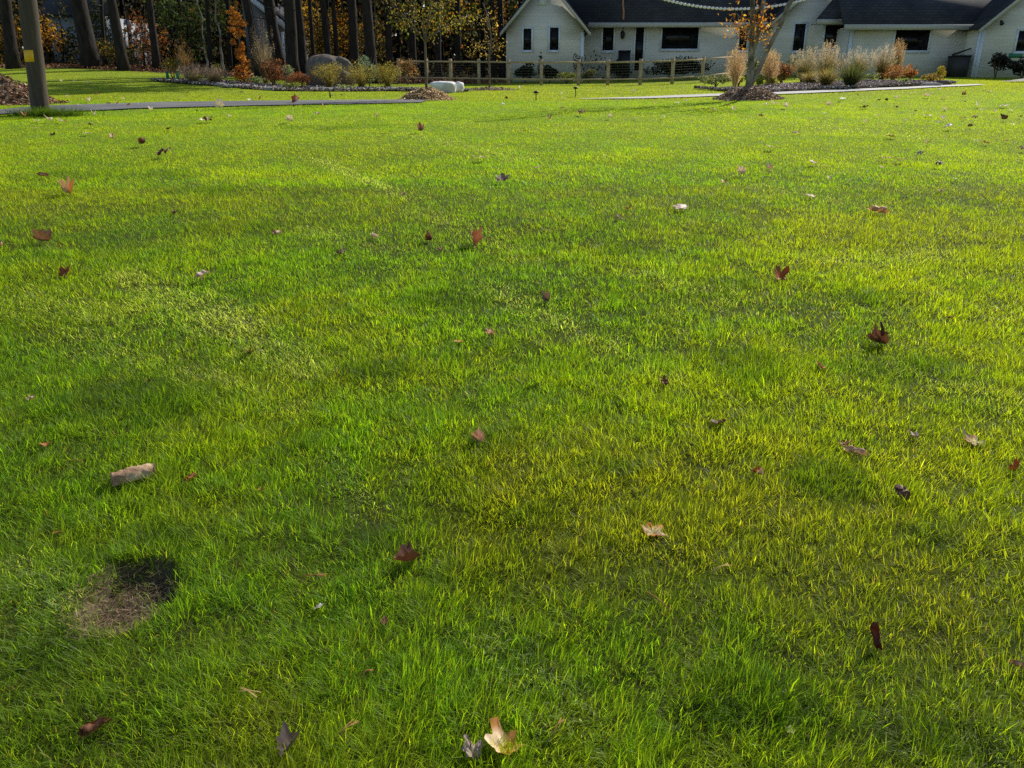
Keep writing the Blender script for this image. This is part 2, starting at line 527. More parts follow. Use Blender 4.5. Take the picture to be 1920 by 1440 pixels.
# deeper green, longer tufts; the long far ones paint shadow bands into the colour: pixel centre, half size in pixels (x, y)
TUFTS_SHADE_BANDS = [(1345, 545, 75, 22), (1235, 522, 30, 10), (500, 432, 130, 14), (530, 655, 40, 14), (1720, 690, 110, 26), (560, 825, 60, 40), (985, 965, 60, 22), (930, 830, 50, 24),
         (1390, 690, 90, 30), (250, 760, 130, 40), (690, 1010, 70, 30), (1540, 905, 90, 34), (1180, 880, 60, 18), (830, 560, 90, 16), (420, 360, 150, 10), (1180, 470, 80, 10), (1640, 560, 80, 14),
         (330, 1010, 70, 24), (980, 1240, 60, 50), (1400, 1330, 120, 50), (1740, 1390, 150, 40), (90, 1240, 80, 60), (1760, 1010, 60, 30), (200, 330, 160, 9), (640, 238, 170, 5), (700, 700, 60, 18)]


def seg_dist(x, y, a, b):
    ax, ay = a; bx, by = b
    dx, dy = bx - ax, by - ay
    t = np.clip(((x - ax) * dx + (y - ay) * dy) / (dx * dx + dy * dy), 0, 1)
    return np.hypot(x - ax - t * dx, y - ay - t * dy)


def blade_mesh(x, y, L, w, az, lean, bend, cb, ct, simple):
    n = len(x)
    z = G(x, y) - .004
    p0 = np.stack([x, y, z], 1)
    dh = np.stack([np.cos(az), np.sin(az), np.zeros(n)], 1)
    tw = az + PI / 2 + RNG.normal(0, .5, n)
    wd = np.stack([np.cos(tw), np.sin(tw), np.zeros(n)], 1) * (w / 2)[:, None]
    up = np.array([0, 0, 1.])

    def pos(s):
        a = lean + bend * s * .5
        return p0 + (L * s * np.sin(a))[:, None] * dh + (L * s * np.cos(a))[:, None] * up
    if simple:
        v = np.stack([p0 - wd, p0 + wd, pos(1.0)], 1).reshape(-1, 3)
        f = [np.arange(3 * n).reshape(n, 3)]
        c = np.stack([cb, cb, ct], 1).reshape(-1, 3)
    else:
        m = pos(.55)
        v = np.stack([p0 - wd, p0 + wd, m + wd * .85, m - wd * .85, pos(1.0)], 1).reshape(-1, 3)
        b = np.arange(n)[:, None] * 5
        f = [b + np.array([3, 2, 4]), b + np.array([0, 1, 2, 3])]
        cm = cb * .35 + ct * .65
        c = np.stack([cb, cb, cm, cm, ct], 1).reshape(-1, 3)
    return v, f, c


def build_grass():
    bands = [(.75, 2.4, 38000, .0019, False), (2.4, 4, 27000, .0022, False), (4, 6.2, 14000, .0030, False), (6.2, 9, 7500, .0044, True),
             (9, 14, 4200, .0066, True), (14, 24.5, 2000, .010, True), (24.5, 41.5, 700, .017, True)]
    V = []; Fq = {3: [], 4: []}; C = []; off = 0
    tufts = []
    for px, py, rx, ry in TUFTS_SHADE_BANDS:
        c = gp(px, py); e = gp(px + rx, py); b0 = gp(px, py - ry); b1 = gp(px, py + ry)
        tufts.append((c[0], c[1], abs(e[0] - c[0]), abs(b0[1] - b1[1]) / 2))
    segs = [(gp(*a)[:2], gp(*b)[:2], w, s) for a, b, w, s in STREAKS]
    for y0, y1, D, bw, simple in bands:
        k0, k1 = .72 * y0 + 1.5, .72 * y1 + 1.5
        area = (k0 + k1) * (y1 - y0)
        n = int(area * D)
        y = RNG.uniform(y0, y1, n); x = RNG.uniform(-1, 1, n) * (.72 * y + 1.5)
        tuft = vnoise(x * 11, y * 11, 21) * .7 + vnoise(x * 29, y * 29, 22) * .3
        gx = vnoise(x * 11 + .3, y * 11, 21) - vnoise(x * 11 - .3, y * 11, 21); gyy = vnoise(x * 11, y * 11 + .3, 21) - vnoise(x * 11, y * 11 - .3, 21)
        gap = fbm(x * 1.7, y * 1.7, 25, 3)
        near = 1 - sstep(5, 10, y)
        keep = RNG.random(n) < np.where(near > 0, np.clip(.28 + 1.2 * tuft + .8 * (gap - .5), .15, 1), 1)
        hxx, hyy, ra, rb = HOLE
        q = ((x - hxx) / ra) ** 2 + ((y - hyy) / rb) ** 2 + .9 * (vnoise(x * 16, y * 16, 6) - .5)
        keep &= ~((q < .80 + .5 * (vnoise(x * 40, y * 40, 66) - .5)) & (RNG.random(n) > .07))
        keep &= ~in_strip(x, y, DR_N, DR_F, .03) & ~in_strip(x, y, PA_N, PA_F, .03)
        keep &= ~in_bed(x, y, BL_N, BL_W) & ~in_bed(x, y, BR_N, BR_W)
        keep &= ~((x > -30) & (y > 42 + vnoise(x, y, 3)))
        x = x[keep]; y = y[keep]; n = len(x)
        tuft = tuft[keep]; gap = gap[keep]; gx = gx[keep]; gyy = gyy[keep]
        big = .6 * fbm(x * .32, y * .32, 31, 3) + .4 * fbm(x * .13, y * .7, 36, 2) if y0 > 8 else fbm(x * .32, y * .32, 31, 3); mid = fbm(x * 1.5, y * 1.5, 33, 3); sm = vnoise(x * 6, y * 6, 35)  # far off, sideways-stretched noise paints soft shadow bands into the green
        L = (.036 + .026 * RNG.random(n)) * (.72 + .55 * mid) * (.70 + .60 * tuft)
        L *= np.where(RNG.random(n) < .05, 1.45, 1.0)
        L *= 1 - .35 * sstep(7, 15, y)
        w = bw * RNG.uniform(.55, 1.2, n) * np.where(RNG.random(n) < .04, 2.0, 1)
        flow = fbm(x * .9, y * .9, 41, 2) * 4 * PI
        az = RNG.uniform(0, 2 * PI, n)
        al = RNG.random(n) < .45
        az = np.where(al, flow + RNG.normal(0, .7, n), az)
        tl = RNG.random(n) < .5
        az = np.where(tl, np.arctan2(-gyy, -gx) + RNG.normal(0, .6, n), az)
        lean = np.abs(RNG.normal(.34, .36, n)) + .3 * (sm - .4) + .3 * (RNG.random(n) < .12)
        lean = np.clip(lean + np.where(tl, .9 * np.hypot(gx, gyy), 0), 0, 1.35)
        bend = np.abs(RNG.normal(.7, .6, n))
        # colours
        yel = np.array([.325, .435, .020]); grn = np.array([.180, .365, .024]); olv = np.array([.390, .400, .032]); dry = np.array([.55, .42, .18])
        t = sstep(.30, .68, .42 * big + .36 * mid + .22 * sm + .10 * sstep(-.2, .7, x / (y + 1)) + RNG.normal(0, .09, n))[:, None]
        ct = grn * (1 - t) + yel * t
        lowr = .7 * (sstep(.35, .7, fbm(x * .8, y * .8, 51, 3)) * (1 - sstep(2.2, 4.5, y)) * .75)[:, None]
        ct = ct * (1 - lowr) + olv * lowr * (.6 + .4 * t)
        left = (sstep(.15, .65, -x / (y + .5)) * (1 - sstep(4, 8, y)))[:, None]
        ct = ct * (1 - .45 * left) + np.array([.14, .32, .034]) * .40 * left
        isdry = RNG.random(n) < (.03 + .06 * lowr[:, 0])
        L = np.where(isdry, L * .8, L); lean = np.where(isdry & (RNG.random(n) < .6), 1.2, lean)
        ct = np.where(isdry[:, None], dry * RNG.uniform(.5, 1.1, (n, 1)), ct)
        ct = ct * np.exp(RNG.normal(0, .24 if y0 < 8 else .12, (n, 1)))
        ct = ct * (1.16 - .15 * sstep(6, 16, y))[:, None]
        for cx, cy, rx, ry in tufts:
            q = ((x - cx) / rx) ** 2 + ((y - cy) / ry) ** 2 + 2.0 * (vnoise(x * 3.2, y * 3.2, 71) - .5) + .9 * (vnoise(x * 9, y * 9, 72) - .5)
            k = (1 - sstep(.1, 1.6, q)) * .6
            L = L * (1 + .35 * k)
            ct = ct * (1 - k[:, None]) + np.array([.11, .25, .022]) * RNG.uniform(.6, 1.2, (n, 1)) * k[:, None]
        # matted streaks: blades laid over and tinted pale as painted sheen
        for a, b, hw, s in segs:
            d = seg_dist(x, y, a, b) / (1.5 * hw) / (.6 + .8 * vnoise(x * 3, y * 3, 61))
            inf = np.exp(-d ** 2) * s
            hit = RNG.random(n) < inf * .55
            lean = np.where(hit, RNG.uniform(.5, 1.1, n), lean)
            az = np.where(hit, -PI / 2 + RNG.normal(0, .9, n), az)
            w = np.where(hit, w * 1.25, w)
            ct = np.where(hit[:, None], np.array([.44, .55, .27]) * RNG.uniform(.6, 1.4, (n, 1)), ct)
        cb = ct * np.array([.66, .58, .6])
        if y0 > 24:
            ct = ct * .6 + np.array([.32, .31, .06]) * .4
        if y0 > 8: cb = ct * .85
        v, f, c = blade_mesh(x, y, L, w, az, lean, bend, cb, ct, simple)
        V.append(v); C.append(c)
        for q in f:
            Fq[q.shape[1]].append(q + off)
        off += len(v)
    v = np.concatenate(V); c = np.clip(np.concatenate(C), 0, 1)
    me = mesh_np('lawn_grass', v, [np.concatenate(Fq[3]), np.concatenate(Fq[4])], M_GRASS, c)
    o = link('lawn_grass', me)
    props(o, 'short green and yellow-green lawn grass covering the ground', 'grass', kind='stuff')


def straw_stuff():
    """dry clippings on the bare floor of the hole"""
    hxx, hyy, ra, rb = HOLE
    n = 1500
    a = RNG.uniform(0, 2 * PI, n); r = np.sqrt(RNG.random(n)) * 1.0
    x = hxx + ra * r * np.cos(a) - ra * .1; y = hyy - rb * .12 + rb * r * np.sin(a)
    L = RNG.uniform(.012, .04, n); az = RNG.uniform(0, 2 * PI, n)
    z = G(x, y) + RNG.uniform(.003, .014, n)
    d = np.stack([np.cos(az), np.sin(az), RNG.normal(0, .25, n)], 1); w = np.stack([-np.sin(az), np.cos(az), np.zeros(n)], 1) * .0012
    p = np.stack([x, y, z], 1)
    v = np.stack([p - w, p + w, p + d * L[:, None] + w * .5, p + d * L[:, None] - w * .5], 1).reshape(-1, 3)
    c = palette(n, [(.30, .22, .14), (.19, .13, .085), (.42, .33, .22), (.08, .06, .04)])
    me = mesh_np('dry_clippings', v, [np.arange(4 * n).reshape(n, 4)], M_STRAW, np.repeat(c, 4, 0))
    props(link('dry_clippings', me), 'tan dry grass clippings lying in the bare hole in the lawn', 'dry grass', kind='stuff')


# ------------------------------------------------------------------ FALLEN LEAVES
LOBES = [(90, 1.0, 27), (143, .92, 25), (37, .92, 25), (198, .62, 25), (-18, .62, 25)]


def leaf_geom(size, form, colr, seed, tone2=None, yaw=None, tilt=None, oval=False):
    rng = np.random.default_rng(seed)
    small = size < .05
    na = 40 if not small else 20; rings = [.3, .55, .8, 1.0] if not small else [.55, 1.0]
    a = np.linspace(-PI / 2, 1.5 * PI, na, endpoint=False)
    deg = np.degrees(a)
    r = np.full(na, .36); lob = np.zeros(na, int)
    for i, (c, l, s) in enumerate(LOBES):
        d = (deg - c + 180) % 360 - 180
        ll = l * rng.uniform(.82, 1.12)
        v = .30 + (ll - .30) * np.exp(-(np.abs(d) / s) ** 1.7)
        lob = np.where(v > r, i, lob); r = np.maximum(r, v)
    if oval:
        r = .85 / np.sqrt((np.cos(a) / .7) ** 2 + (np.sin(a) / 1.0) ** 2) * 1.0
    if form in ('cup', 'fold', 'roll') and not oval:
        r = .62 + .38 * (r - .36) / .64 * 1.0
    r = r * (1 + .10 * rng.normal(size=na) * (not oval) + .03 * rng.normal(size=na))
    V = [[0, 0, 0]]; rr = [0]; ang = [0]
    for q in rings:
        for i in range(na):
            V.append([r[i] * q * math.cos(a[i]), r[i] * q * math.sin(a[i]), 0]); rr.append(q); ang.append(i)
    V = np.array(V) * .55; rr = np.array(rr); ang = np.array(ang)
    x, y = V[:, 0].copy(), V[:, 1].copy(); R = np.hypot(x, y) / .55
    z = .045 * (vnoise(x * 9 + seed, y * 9, seed) - .5) * 2 + .02 * np.abs(np.sin(a[ang] * 2.5)) * rr
    lift = rng.uniform(-.1, .7, 5)
    if form == 'flat':
        z += .10 * R ** 2 * lift[lob[ang]]
    elif form == 'star':
        z += .5 * R ** 1.6 * (.1 + lift[lob[ang]])
    elif form == 'cup':
        z += .75 * R ** 1.7
        x *= .8; y *= .8
    elif form == 'dome':
        z += .30 * (1 - R ** 1.5) + .26 * (vnoise(x * 9, y * 9, seed + 3) - .5)
    elif form == 'fold':
        k = rng.uniform(.9, 1.5)
        z += np.abs(x) * k + .15 * R ** 2; x = x * .65
    elif form == 'roll':
        rad = .13
        t = x / rad
        x = rad * np.sin(t) * (1 + .25 * y); z += rad * (1 - np.cos(t)) + .08 * y * y * 4
        y = y * 1.05
    elif form == 'crumple':
        x = x * (.7 + .5 * vnoise(x * 6, y * 6, seed + 5)); y = y * (.7 + .5 * vnoise(y * 6, x * 6, seed + 6))
        z += .42 * (vnoise(x * 8, y * 8, seed + 7) - .3) + .25 * R ** 2
    V = np.stack([x, y, z], 1)
    veins = np.zeros(len(V))
    for c, l, s in LOBES:
        ca, sa = math.cos(math.radians(c)), math.sin(math.radians(c))
        dd = np.abs(-sa * V[:, 0] + ca * V[:, 1]); veins = np.maximum(veins, np.exp(-(dd / .035) ** 2) * (V[:, 0] * ca + V[:, 1] * sa > 0))
    c1 = np.array(colr); c2 = np.array(tone2) if tone2 is not None else c1 * np.array([.62, .5, .42])
    mixr = np.clip(rr ** 2 * .8 + .5 * (vnoise(V[:, 0] * 8, V[:, 1] * 8, seed + 9) - .5), 0, 1)[:, None]
    if tone2 is not None:
        mixr = np.clip(sstep(.35, .65, vnoise(V[:, 0] * 4 + 3, V[:, 1] * 4, seed + 1) * .8 + .2 * rr), 0, 1)[:, None]
    col = c1 * (1 - mixr) + c2 * mixr
    col = col * (1 + .35 * veins[:, None]) * (1 + .25 * (vnoise(V[:, 0] * 25, V[:, 1] * 25, seed + 2)[:, None] - .5))
    tl = tilt * .8 if tilt is not None else rng.uniform(-.15, .2)
    e = Euler((tl, rng.uniform(-.2, .2), yaw if yaw is not None else rng.uniform(0, 2 * PI))).to_matrix()
    E = np.array(e)
    V = (V @ E.T) * size * 1.12
    f3 = [[0, 1 + i, 1 + (i + 1) % na] for i in range(na)]; f4 = []
    for k in range(len(rings) - 1):
        b0 = 1 + k * na; b1 = b0 + na
        for i in range(na):
            j = (i + 1) % na
            f4.append([b0 + i, b1 + i, b1 + j, b0 + j])
    stem = (E @ np.array([0, -.2, .0]), E @ np.array([.05, -.85, -.10]))
    return V, f3, f4, np.clip(col, 0, 1), stem


TAN = (.50, .33, .20); PINK = (.56, .38, .30); PALE = (.66, .50, .36); GLINT_WHITE = (.86, .75, .60); RUST = (.30, .10, .03); RED = (.26, .065, .03)  # the white tone is glossy sun glint painted as leaf colour
BROWN = (.13, .055, .03); DARK = (.075, .03, .02); ORANGE = (.55, .24, .05); GREY = (.34, .28, .22); CREAM = (.70, .58, .44)
BIG = 'larger fallen leaves lying on the lawn'
# px, py, size_px, form, colour, tone2, label, opts
LEAVES = [
    (945, 1402, 88, 'star', (.84, .60, .40), (.56, .25, .06), 'large tan and orange fallen leaf at the bottom edge, the biggest in front', dict(yaw=.5, tilt=.15, stem=True)),
    (888, 1420, 56, 'crumple', (.17, .135, .115), (.34, .27, .22), 'grey crumpled fallen leaf touching the big tan leaf at the bottom edge', {}),
    (545, 1405, 60, 'fold', (.15, .115, .10), (.11, .085, .075), 'smooth grey-violet leaf lying face down at the bottom edge', dict(tilt=.3, yaw=-.5)),
    (175, 1372, 66, 'roll', (.24, .10, .05), BROWN, 'long brown rolled leaf in the bottom left corner', dict(yaw=-.8, tilt=.1)),
    (595, 1147, 24, 'crumple', GLINT_WHITE, GREY, 'small white crumpled leaf right of the bare hole', {}),
    (722, 1175, 24, 'crumple', (.22, .09, .045), BROWN, 'small brown crumpled leaf below the dark maroon leaf', {}),
    (768, 1052, 56, 'fold', (.10, .045, .03), (.15, .065, .04), 'dark maroon leaf with one bright folded lobe, below the middle of the lawn', dict(yaw=2.2, tilt=.25)),
    (1220, 1000, 56, 'star', (.66, .48, .36), (.50, .18, .03), 'pointed leaf with a painted sunlit centre and orange tips, low right of centre', dict(yaw=-.9, tilt=.1)),  # pale centre tone is sunlight painted into the leaf colour
    (1637, 1207, 52, 'roll', (.11, .03, .02), DARK, 'maroon leaf standing on edge in the grass, low on the right', dict(yaw=.15, tilt=1.1)),
    (1908, 1254, 36, 'roll', TAN, None, 'tan leaf half out of the right edge of the picture', dict(yaw=1.2)),
    (1480, 1378, 26, 'flat', (.30, .34, .08), None, 'yellow-green fresh leaf low in the grass at lower right', {}),
    (1687, 932, 38, 'dome', (.15, .075, .065), (.13, .055, .04), 'flat dull purple-brown leaf leaning toward the viewer, right side', dict(tilt=.8, yaw=.4, oval=True)),
    (1900, 887, 32, 'cup', RED, RUST, 'deep red leaf close to the right edge, beside the orange lobed leaf', dict(tilt=.4)),
    (1825, 830, 56, 'star', (.56, .23, .06), (.34, .27, .22), 'orange-brown lobed leaf with upturned grey lobes and a long stalk', dict(yaw=.5, tilt=.25, stem=True)),
    (1715, 822, 28, 'crumple', (.42, .37, .33), GREY, 'silver-grey crumpled leaf left of the orange lobed leaf', {}),
    (1608, 852, 46, 'roll', (.78, .60, .40), TAN, 'pale tan leaf rolled into a tube, lobe pointing left', dict(yaw=.95)),
    (1583, 838, 26, 'flat', (.24, .08, .03), None, 'red-brown leaf piece lying against the pale rolled leaf', dict(tilt=.6)),
    (1645, 642, 46, 'fold', (.13, .055, .035), (.22, .10, .06), 'brown curled leaf with a stalk pointing up and a white shine', dict(yaw=1.2, tilt=.3, stem='up')),
    (1541, 691, 32, 'star', (.34, .085, .02), RED, 'small bright rust leaf left of and below the brown curled leaf', dict(tilt=.4)),
    (1347, 792, 46, 'star', (.085, .028, .02), DARK, 'flat dark brown leaf with ragged lobes, right of centre', dict(tilt=.1)),
    (1418, 892, 22, 'fold', (.64, .46, .42), RED, 'small pink and white leaf below the ragged dark brown leaf', {}),
    (1248, 723, 24, 'crumple', (.30, .16, .10), BROWN, 'small round brown crumpled leaf in the middle right of the lawn', {}),
    (897, 830, 34, 'fold', (.58, .36, .27), (.40, .20, .12), 'pinkish-tan folded leaf in the middle of the lawn', dict(yaw=.9, tilt=.2)),
    (253, 888, 0, '', None, None, '', {}),
    (89, 836, 24, 'star', (.42, .17, .07), RUST, 'orange-brown leaf in the grass left of the broken bark piece', {}),
    (60, 753, 20, 'crumple', (.48, .32, .25), None, 'faint pinkish leaf near the left edge above the orange-brown leaf', {}),
    (358, 902, 32, 'roll', (.55, .34, .22), RUST, 'narrow rolled leaf just right of the broken bark piece', dict(yaw=-.5)),
    (108, 1002, 26, 'flat', (.28, .11, .05), None, 'rusty leaf sunk in the grass left of and above the hole', dict(tilt=.3)),
    (490, 925, 13, 'crumple', (.36, .12, .04), None, 'tiny rust leaf scrap right of the narrow rolled leaf', {}),
    (279, 720, 15, 'crumple', BROWN, None, 'tiny brown leaf scrap above the broken bark piece', {}),
    (470, 667, 26, 'fold', (.26, .11, .06), BROWN, 'brown folded leaf beside the pale matted streak on the left', {}),
    (210, 609, 20, 'flat', DARK, None, 'small dark leaf on the left below the cream striped leaf', {}),
    (922, 627, 30, 'star', (.24, .07, .025), RUST, 'red-brown leaf in the middle, right of the small orange-edged leaf', dict(tilt=.3)),
    (862, 641, 26, 'flat', (.60, .38, .22), ORANGE, 'small tan leaf with an orange edge in the middle of the lawn', {}),
    (1028, 563, 26, 'cup', (.20, .14, .10), (.26, .19, .14), 'grey-brown leaf standing like a small cone in the middle', dict(tilt=1.2)),
    (1462, 522, 44, 'star', (.36, .10, .02), (.28, .07, .02), 'rust-red leaf standing up in two pieces on the right half', dict(tilt=.9, yaw=.3)),
    (1780, 600, 14, 'crumple', (.26, .12, .05), None, 'faint rust leaf scrap on the right above the brown curled leaf', {}),
    (384, 527, 40, 'dome', (.72, .56, .44), (.40, .26, .18), 'cream leaf with brown stripes, arched, on the left', dict(yaw=.6)),
    (124, 518, 32, 'star', (.22, .065, .025), RED, 'red-brown leaf standing on edge on the left', dict(tilt=1.0)),
    (85, 452, 42, 'fold', (.15, .06, .03), (.30, .18, .10), 'dark brown folded leaf with a tan rim near the left edge', dict(yaw=1.5, tilt=-.05)),
    (3, 463, 18, 'crumple', PINK, None, 'pinkish leaf cut by the left edge of the picture', {}),
    (328, 403, 16, 'crumple', (.20, .11, .08), None, 'dull brown leaf scrap on the left, right of and below the orange leaf', {}),
    (127, 362, 36, 'fold', (.62, .42, .24), (.56, .27, .07), 'orange leaf with a tan curled side on the upper left', dict(yaw=1.1, tilt=.2)),
    (518, 441, 22, 'roll', (.58, .42, .36), None, 'small pinkish rolled leaf left of centre', dict(yaw=-.3)),
    (640, 478, 22, 'crumple', (.66, .56, .42), BROWN, 'cream spotted leaf left of the big pinkish leaf', {}),
    (704, 447, 20, 'roll', GLINT_WHITE, None, 'narrow whitish leaf left of the two rust leaves near the centre', dict(yaw=.9)),
    (810, 452, 24, 'cup', (.30, .11, .03), BROWN, 'small rust leaf left of the big pinkish leaf', dict(tilt=1.0)),
    (826, 473, 14, 'crumple', (.46, .28, .18), None, 'tiny tan leaf just below the small rust leaf', {}),
    (888, 456, 40, 'fold', (.66, .48, .40), (.48, .22, .09), 'big pinkish-tan leaf standing up with a rust edge near the centre', dict(tilt=.75, yaw=.35, stem=True)),
    (1280, 391, 44, 'dome', GLINT_WHITE, PINK, 'bumpy whitish leaf lying flat right of centre', dict(yaw=1.3)),
    (1177, 395, 14, 'star', (.40, .20, .08), None, 'small rust leaf left of the bumpy whitish leaf', dict(tilt=.6)),
    (1162, 412, 12, 'crumple', PALE, None, 'tiny pale leaf below the small rust leaf, left of the bumpy whitish leaf', {}),
    (942, 340, 40, 'star', (.10, .045, .035), (.30, .20, .16), 'dark brown star-shaped leaf standing up, upper middle', dict(tilt=.35, yaw=0)),
    (906, 300, 32, 'dome', GLINT_WHITE, (.16, .08, .06), 'white leaf with a dark left end above the star-shaped leaf', dict(yaw=1.4)),
    (1007, 318, 16, 'flat', (.64, .44, .38), None, 'small pinkish leaf right of the white leaf, upper middle', {}),
    (315, 291, 38, 'dome', (.62, .48, .34), BROWN, 'long tan leaf lying across the grass on the upper left', dict(yaw=1.5)),
    (268, 273, 18, 'fold', (.60, .44, .32), BROWN, 'tan curled leaf just left of the long tan leaf', {}),
    (212, 263, 14, 'fold', (.58, .42, .30), None, 'small tan leaf second to the left of the long tan leaf', {}),
    (167, 252, 20, 'flat', (.66, .52, .40), None, 'pale thin leaf on the upper left below the pole', {}),
    (100, 258, 13, 'crumple', DARK, None, 'dark scrap of leaf on the upper left under the pole', {}),
    (316, 245, 12, 'flat', (.16, .055, .03), None, 'dark reddish leaf on the upper left below the driveway', dict(tilt=.6)),
    (387, 228, 22, 'dome', (.30, .22, .17), DARK, 'dark and pale leaf pair piece below the driveway, left of centre', {}),
    (593, 217, 14, 'dome', (.50, .38, .30), BROWN, 'pale brown leaf below the driveway, left of the mulched young tree', {}),
    (83, 334, 22, 'roll', (.34, .22, .14), None, 'thin tan leaf above the orange leaf on the upper left', dict(yaw=1.4)),
    (788, 248, 18, 'fold', (.20, .09, .06), PINK, 'brown leaf below the mulched young tree', {}),
    (717, 254, 14, 'flat', (.22, .08, .04), None, 'red-brown leaf left of the brown leaf below the young tree', {}),
    (708, 221, 11, 'crumple', PALE, None, 'pale leaf left of and below the straw mulch mound', {}),
    (804, 213, 9, 'flat', (.56, .34, .24), None, 'tan leaf just below the straw mulch mound', {}),
    (1029, 227, 12, 'cup', (.72, .60, .42), DARK, 'small round cream leaf in the upper middle', {}),
    (1087, 215, 18, 'crumple', (.12, .06, .045), PALE, 'dark leaf with a pale tip in the upper middle', {}),
    (983, 249, 9, 'flat', (.42, .20, .06), None, 'orange scrap of leaf in the upper middle', {}),
    (755, 368, 12, 'crumple', (.42, .30, .22), None, 'faint pinkish scrap at the end of the pale streak', {}),
    (1445, 281, 24, 'dome', GLINT_WHITE, (.24, .12, .08), 'white and brown bumpy leaf on the upper right', {}),
    (1527, 309, 28, 'star', GLINT_WHITE, None, 'white leaf with two raised lobes on the upper right', dict(tilt=.1)),
    (1390, 330, 18, 'fold', GLINT_WHITE, PALE, 'white leaf left of the two-lobed white leaf', {}),
    (1442, 322, 15, 'fold', (.74, .56, .48), None, 'pinkish white leaf between the two white leaves on the upper right', {}),
    (1357, 347, 15, 'star', (.46, .22, .05), None, 'orange leaf below the white leaf, right of centre', {}),
    (1659, 302, 20, 'dome', GLINT_WHITE, None, 'left one of two bright white oval leaves on the upper right', dict(oval=True, yaw=1.5)),
    (1685, 305, 17, 'dome', GLINT_WHITE, None, 'right one of two bright white oval leaves on the upper right', dict(oval=True, yaw=1.4)),
    (1523, 372, 22, 'dome', GLINT_WHITE, PINK, 'white bumpy leaf above the rust-red standing leaf', {}),
    (1650, 398, 40, 'roll', (.32, .11, .03), (.66, .40, .20), 'rust-brown curled leaf with a lit tan end on the right', dict(yaw=1.3, tilt=.1)),  # the lit end is painted in as the second leaf tone
    (1592, 343, 12, 'flat', (.34, .16, .07), None, 'rust leaf scrap between the oval leaves and the bumpy leaf', {}),
    (1600, 302, 11, 'flat', (.38, .18, .08), None, 'rust leaf left of the two white oval leaves', {}),
    (1726, 294, 13, 'dome', (.50, .42, .36), DARK, 'greyish leaf right of the two white oval leaves', {}),
    (1760, 314, 17, 'dome', (.55, .48, .42), DARK, 'greyish leaf with a dark end, farther right of the oval leaves', {}),
    (1697, 376, 13, 'dome', PALE, BROWN, 'pale small leaf right of the rust-brown curled leaf', {}),
    (1762, 362, 12, 'star', (.42, .20, .06), None, 'orange leaf right of the pale small leaf', {}),
    (1738, 273, 13, 'fold', (.20, .10, .06), PALE, 'brown standing leaf above the greyish leaf on the right', {}),
    (1847, 271, 17, 'star', (.36, .15, .04), None, 'rust leaf near the right edge, upper part', {}),
    (1827, 267, 11, 'flat', DARK, None, 'dark scrap left of the rust leaf near the right edge', {}),
    (1912, 283, 18, 'crumple', (.14, .08, .06), PALE, 'dark and pale leaf at the right edge of the picture', {}),
    (1672, 258, 22, 'flat', (.32, .14, .04), None, 'long rust leaf on the upper right', {}),
    (1493, 252, 16, 'flat', (.34, .16, .06), None, 'faint rust leaf on the upper right above the white bumpy leaf', {}),
    (1462 - 350, 480, 0, '', None, None, '', {}),
]
